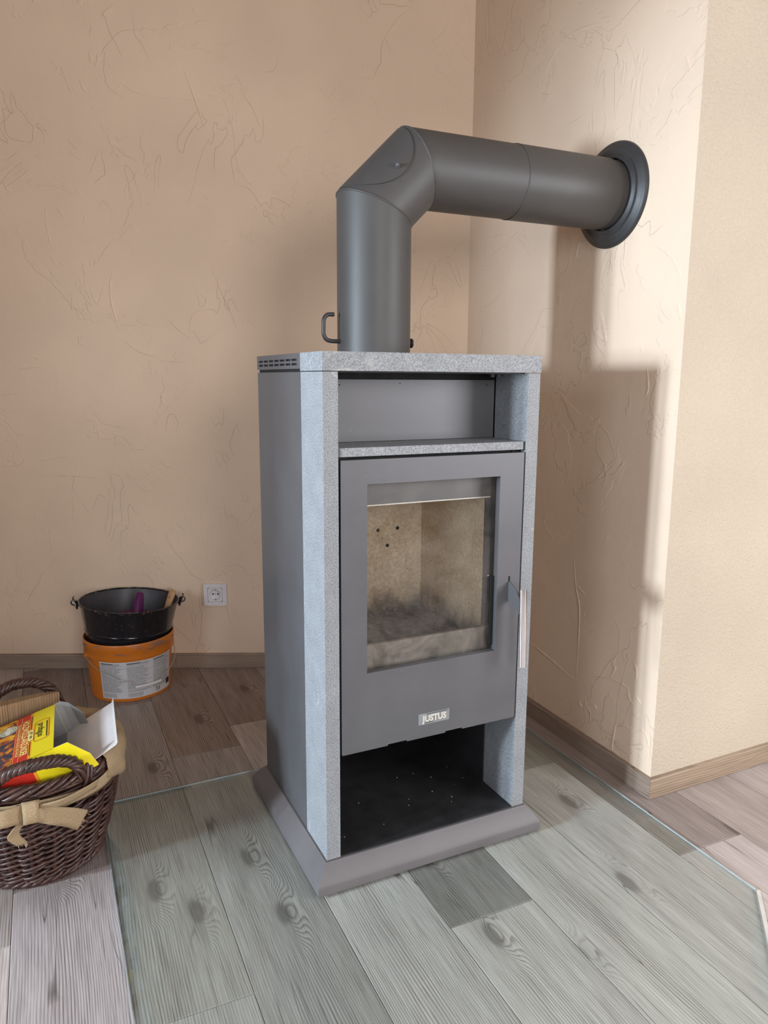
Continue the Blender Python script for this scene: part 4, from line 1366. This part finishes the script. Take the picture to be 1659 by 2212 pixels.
    # loop to the right, two tails and the knot
    sheet('bow_loop', [surf(B0+4, bz+0.004, 0.020), surf(B0+16, bz+0.011, 0.034), surf(B0+28, bz+0.017, 0.036), surf(B0+36, bz+0.017, 0.031), surf(B0+37.5, bz+0.012, 0.026), surf(B0+34, bz+0.008, 0.021), surf(B0+20, bz+0.003, 0.020), surf(B0+6, bz-0.001, 0.019)], lambda f: up*(0.020) + Vector((0.002, -0.012, 0)))
    sheet('bow_loop', [surf(B0-4, bz+0.002, 0.022), surf(B0-14, bz+0.003, 0.036), surf(B0-26, bz+0.004, 0.034), surf(B0-34, bz+0.004, 0.024), surf(B0-26, bz, 0.020), surf(B0-6, bz, 0.018)], lambda f: up*0.034)
    sheet('bow_tail', [surf(B0+3, bz-0.004, 0.020), surf(B0+11, bz-0.014, 0.028), surf(B0+20, bz-0.030, 0.028), surf(B0+28, bz-0.050, 0.026)], lambda f: (up*0.034 + Vector((0.020, 0, 0)))*(0.8+0.25*f))
    sheet('bow_tail', [surf(B0-3, bz-0.008, 0.020), surf(B0-8, bz-0.026, 0.026), surf(B0-10, bz-0.042, 0.025), surf(B0-6, bz-0.062, 0.023)], lambda f: Vector((0.024-0.006*f, 0.004, 0.010*(1-f))))
    P = []
    c0 = surf(B0, bz, 0.020)
    er = Vector((math.cos(math.radians(B0)), math.sin(math.radians(B0)), 0)); tn = Vector((-er.y, er.x, 0))
    for i in range(13):
        t = -0.55*PI + 1.1*PI*i/12
        P.append([c0 + er*(0.012*math.cos(t)) + up*(0.021*math.sin(t)) + tn*0.030*(k/4-0.5)*(1-0.10*math.cos(t)) for k in range(5)])
    grid_uv('bow_knot', P, M['burlap'], root, 0.002)
    # frayed threads
    bm = bmesh.new()
    tip = surf(B0+28, bz-0.050, 0.026)
    for k in range(14):
        p = tip + Vector((rr.uniform(-0.006, 0.010), 0, rr.uniform(-0.018, 0.018)))
        add_tube(bm, [p, p + Vector((rr.uniform(0.0, 0.008), -0.001, rr.uniform(-0.007, 0.003)))], 0.0004, 4)
    tip = surf(B0-6, bz-0.062, 0.023)
    for k in range(8):
        p = tip + Vector((rr.uniform(-0.008, 0.008), 0, 0))
        add_tube(bm, [p, p + Vector((rr.uniform(-0.003, 0.003), -0.001, rr.uniform(-0.008, -0.002)))], 0.0004, 4)
    o = bm_obj('frayed_threads', bm, M['whiteplastic'], root)
    o.data.materials[0] = M['jute_thread']
    tag(o, kind='stuff')
M['jute_thread'] = plain('jute_thread', (0.55, 0.41, 0.25), 0.9)
basket()

# ------------------------------------------------------------------ split log and fire-lighter carton in the basket
def log():
    root = empty('firewood_log', (-0.505, 0.494, 0.025), 'pale rough-sawn firewood log upright at the back of the basket', 'log')
    prof = [(-0.070, -0.035), (-0.030, -0.026), (0.010, -0.0145), (0.048, -0.005), (0.068, -0.002), (0.064, 0.008), (0.030, 0.012), (-0.062, 0.000)]
    bm = bmesh.new()
    rr = random.Random(3)
    rows = []
    for i in range(9):
        z = 0.262*i/8
        rows.append([bm.verts.new((x+rr.uniform(-0.0008, 0.0008), y+rr.uniform(-0.0012, 0.0012), z + (rr.uniform(-0.002, 0.002) if i == 8 else 0))) for x, y in prof])
    n = len(prof)
    for a, b in zip(rows, rows[1:]):
        for k in range(n):
            bm.faces.new((a[k], a[(k+1) % n], b[(k+1) % n], b[k]))
    bm.faces.new(rows[0][::-1]); bm.faces.new(rows[-1])
    bm_obj('split_wood', bm, M['log'], root)
log()

def carton_print(name, side=False):
    t = NT(name)
    v = t.obj()
    x, y, z = t.sepxyz(v)
    yel, red, ora = (0.86, 0.70, 0.012), (0.62, 0.030, 0.018), (0.86, 0.36, 0.02)
    n = t.noise(t.vec('MULTIPLY', v, (1.0, 1.0, 1.0)), 26, 4, 0.62, 1.6)
    n2 = t.noise(v, 14, 3, 0.6, 0.8)
    cr = t.n('ShaderNodeValToRGB')
    t.l(t.math('ADD', t.math('MULTIPLY', n, 0.75), t.math('MULTIPLY', n2, 0.35)), cr.inputs[0])
    e = cr.color_ramp.elements
    e[0].position, e[0].color = 0.36, (0.015, 0.022, 0.05, 1)
    e[1].position, e[1].color = 0.72, (0.95, 0.72, 0.25, 1)
    for p, c in ((0.47, (0.06, 0.05, 0.07, 1)), (0.52, (0.35, 0.07, 0.02, 1)), (0.60, (0.80, 0.30, 0.02, 1)), (0.66, (0.92, 0.55, 0.05, 1))):
        k = e.new(p); k.color = c
    pic = cr.outputs[0]
    if side: pic = red
    c = t.mix(t.math('GREATER_THAN', x, 0.076), red, pic)
    c = t.mix(t.math('LESS_THAN', x, 0.0475), c, ora)
    c = t.mix(t.math('LESS_THAN', x, 0.0415), c, yel)
    return t.fin(c, 0.38, 0, None, 0.5)
M['carton_top'] = carton_print('printed_carton_top')
M['carton_side'] = carton_print('printed_carton_side', True)
M['carton_yellow'] = plain('yellow_carton', (0.86, 0.70, 0.012), 0.4, var=0.03)
M['carton_grey'] = plain('grey_carton_inside', (0.30, 0.295, 0.30), 0.85, var=0.06)
M['carton_white'] = plain('white_carton_inside', (0.74, 0.70, 0.70), 0.8, var=0.03)
M['print_yellow'] = plain('yellow_print', (0.93, 0.83, 0.25), 0.5, var=0)
M['print_red'] = plain('red_print', (0.55, 0.05, 0.02), 0.5, var=0)
M['print_cream'] = plain('cream_print', (0.86, 0.82, 0.70), 0.5, var=0)
M['print_orange'] = plain('orange_print', (0.85, 0.45, 0.04), 0.5, var=0)
M['print_green'] = plain('green_print', (0.14, 0.26, 0.10), 0.5, var=0)

def carton():
    A = Vector((-0.4479, 0.4315, 0.2850)); B = Vector((-0.4575, 0.2265, 0.2850))
    yv = (A-B).normalized()                    # from the front to the back
    e = Vector((-0.108, 0.0050, -0.0330)).normalized(); e = (e - yv*e.dot(yv)).normalized()
    zv = yv.cross(-e).normalized()
    zv = zv if zv.z > 0 else -zv
    mid = (A+B)/2
    H, L = 0.072, 0.180
    Wd = (A-B).length
    o0 = mid - zv*H
    root = empty('firelighter_carton', o0, 'open yellow and red carton of fire lighters lying in the wicker basket', 'box')
    yv = -yv
    root.matrix_world = Matrix(((e.x, yv.x, zv.x, o0.x), (e.y, yv.y, zv.y, o0.y), (e.z, yv.z, zv.z, o0.z), (0, 0, 0, 1)))
    h = Wd/2; t = 0.0009
    # local frame: x runs into the basket, y to the front, z up, opening at x = 0
    top = box('top_panel', 0, L, -h, h, H-t, H, [M['carton_top']], root)
    box('side_panel', 0, L, -h, -h+t, 0, H, M['carton_side'], root)
    box('side_panel', 0, L, h-t, h, 0, H, M['carton_side'], root)
    box('bottom_panel', 0, L, -h, h, 0, t, M['carton_side'], root)
    box('end_panel', L-t, L, -h, h, 0, H, M['carton_side'], root)
    inn = bmesh.new()
    add_box(inn, 0.0003, L-0.002, -h+0.0012, h-0.0012, 0.0012, H-0.0012)
    inn.faces.ensure_lookup_table()
    for f in [f for f in inn.faces if f.normal.x < -0.5 or abs(sum(v.co.x for v in f.verts)/4-0.0003) < 1e-5]:
        inn.faces.remove(f)
    bm_obj('inside', inn, M['carton_grey'], root)['label'] = 'plain grey carton inside'
    def flap(name, pts, m_out, m_in, parent=root, th=0.0009):
        """quad strip pts[i] = (edge point a, edge point b); thin sheet, outside and inside colours"""
        bm = bmesh.new()
        rows = []
        for a, b in pts:
            a, b = Vector(a), Vector(b)
            rows.append((a, b))
        nrm = (rows[0][1]-rows[0][0]).cross(rows[1][0]-rows[0][0]).normalized()
        V = []
        for k, (a, b) in enumerate(rows):
            V.append([bm.verts.new(q) for q in (a, b, b + nrm*th, a + nrm*th)])
        for r0, r1 in zip(V, V[1:]):
            for i, mi in ((0, 0), (1, 2), (2, 1), (3, 2)):
                bm.faces.new((r0[i], r0[(i+1) % 4], r1[(i+1) % 4], r1[i])).material_index = mi
        bm.faces.new(V[0][::-1]).material_index = 2
        bm.faces.new(V[-1]).material_index = 2
        return bm_obj(name, bm, [m_out, m_in, M['carton_white']], parent)
    # white lid flap continuing the bottom and bending up
    flap('lid_flap', [((0, h, 0.0), (0, -h, 0.0)), ((-0.045, h, 0.013), (-0.045, -h, 0.013)), ((-0.100, h, 0.026), (-0.103, -h, 0.024)), ((-0.105, h, 0.030), (-0.110, -h, 0.034))], M['carton_white'], M['carton_white'])['label'] = 'large white carton flap'
    flap('side_flap', [((0, h, 0.0), (0, h, H)), ((-0.026, h+0.003, 0.001), (-0.026, h+0.003, H+0.001)), ((-0.060, h+0.003, 0.004), (-0.054, h+0.004, H-0.038))], M['carton_yellow'], M['carton_yellow'])['label'] = 'yellow carton flap'
    flap('side_flap', [((0, -h, 0.0), (0, -h, H)), ((-0.012, -h-0.001, 0.0), (-0.012, -h-0.001, H+0.001)), ((-0.030, -h+0.004, 0.002), (-0.026, -h+0.003, H-0.008)), ((-0.050, -h+0.030, 0.006), (-0.046, -h+0.026, H-0.030))], M['carton_grey'], M['carton_yellow'])['label'] = 'yellow carton flap'
    # print on the top: reads from back to front, letter tops towards the opening
    def put(me, name, m, x, y, lift=0.0004):
        o = link(name, me, m, top)
        # text x -> y, text y -> -x
        o.matrix_local = Matrix(((0, -1, 0, x), (1, 0, 0, -y), (0, 0, 1, H+lift), (0, 0, 0, 1)))
        return o
    put(text_mesh('HOLZWOLLE-ANZÜNDER', 0.0185, 0, 0.0004, 0.70), 'lettering', M['print_yellow'], 0.0565, -0.002)
    put(text_mesh('ÖKOLOGISCHE ANZÜNDER AUS HOLZ UND WACHS', 0.0068, 0, 0.0001, 0.86), 'lettering', M['print_yellow'], 0.0690, -0.002)
    put(text_mesh('profagus', 0.0180, 0, 0.0003, 1.0), 'lettering', M['ink'], 0.0255, 0.006)
    put(text_mesh('SEIT 1896', 0.0078, 0, 0.0001, 1.0), 'lettering', M['ink'], 0.0445, -0.004, 0.0009)
    def rrect(w, hh, r, n=6):
        pts = []
        for cx, cy, a0 in ((w/2-r, hh/2-r, 0), (-w/2+r, hh/2-r, PI/2), (-w/2+r, -hh/2+r, PI), (w/2-r, -hh/2+r, 1.5*PI)):
            for k in range(n+1):
                a = a0 + PI/2*k/n
                pts.append((cx+r*math.cos(a), cy+r*math.sin(a)))
        return pts
    def frame_mesh(w, hh, r, b):
        bm = bmesh.new()
        o_ = [bm.verts.new((x, y, 0)) for x, y in rrect(w, hh, r)]
        i_ = [bm.verts.new((x, y, 0)) for x, y in rrect(w-2*b, hh-2*b, max(0.001, r-b))]
        n = len(o_)
        for k in range(n):
            bm.faces.new((o_[k], o_[(k+1) % n], i_[(k+1) % n], i_[k]))
        me = bpy.data.meshes.new('logo_frame'); bm.to_mesh(me); bm.free()
        return me
    def disc_mesh(pts):
        bm = bmesh.new(); bm.faces.new([bm.verts.new((x, y, 0)) for x, y in pts])
        me = bpy.data.meshes.new('logo_panel'); bm.to_mesh(me); bm.free()
        return me
    put(frame_mesh(0.092, 0.0300, 0.009, 0.0012), 'logo_frame', M['print_red'], 0.0235, 0.004, 0.0003)
    put(frame_mesh(0.0885, 0.0265, 0.008, 0.0014), 'logo_frame', M['print_orange'], 0.0240, 0.004, 0.0003)
    put(disc_mesh(rrect(0.046, 0.0105, 0.004)), 'logo_panel', M['print_yellow'], 0.0445, -0.004, 0.0006)
    put(frame_mesh(0.047, 0.0115, 0.0045, 0.0006), 'logo_frame', M['print_red'], 0.0445, -0.004, 0.0007)
    bm = bmesh.new()
    rr = random.Random(9)
    y = -0.034
    while y < 0.034:
        w = rr.uniform(0.0012, 0.0030)
        add_box(bm, 0.0125, 0.0150, -y-w, -y, H+0.0002, H+0.0005)
        y += w + 0.0012
    for ya, yb in ((0.024, 0.086), (-0.088, -0.032)):
        y = ya
        while y < yb:
            w = rr.uniform(0.001, 0.003)
            add_box(bm, 0.0440, 0.0456, -y-w, -y, H+0.0002, H+0.0005)
            y += w + 0.001
    tag(bm_obj('small_print', bm, M['ink'], top), kind='stuff')
    bm = bmesh.new()
    for xx in (0.0645, 0.0735):
        add_box(bm, xx, xx+0.0005, -h+0.006, h-0.006, H+0.0002, H+0.0004)
    bm_obj('printed_line', bm, M['print_yellow'], top)
    # round seal on the picture
    circ = lambda r: [(r*math.cos(2*PI*k/40), r*math.sin(2*PI*k/40)) for k in range(40)]
    seal = put(disc_mesh(circ(0.0185)), 'seal', M['print_cream'], 0.0905, 0.060, 0.0003)
    def ringm(r0, r1):
        bm = bmesh.new()
        a = [bm.verts.new((x, y, 0)) for x, y in circ(r0)]; b = [bm.verts.new((x, y, 0)) for x, y in circ(r1)]
        for k in range(40):
            bm.faces.new((a[k], a[(k+1) % 40], b[(k+1) % 40], b[k]))
        me = bpy.data.meshes.new('seal_ring'); bm.to_mesh(me); bm.free()
        return me
    for r0, r1 in ((0.0178, 0.0166), (0.0142, 0.0128), (0.0105, 0.0094)):
        put(ringm(r0, r1), 'seal_ring', M['print_green'], 0.0905, 0.060, 0.0005)
    put(disc_mesh([(-0.017, -0.004), (0.017, -0.004), (0.017, 0.004), (-0.017, 0.004)]), 'seal_band', M['print_cream'], 0.0905, 0.060, 0.0007)
    # small print on the red front side
    bm = bmesh.new()
    for k in range(8):
        for xa in (0.070, 0.108):
            add_box(bm, xa, xa+rr.uniform(0.018, 0.030), h+0.0001, h+0.0003, H-0.012-0.005*k, H-0.0105-0.005*k)
    tag(bm_obj('small_print', bm, M['print_red'], root), kind='stuff')
carton()
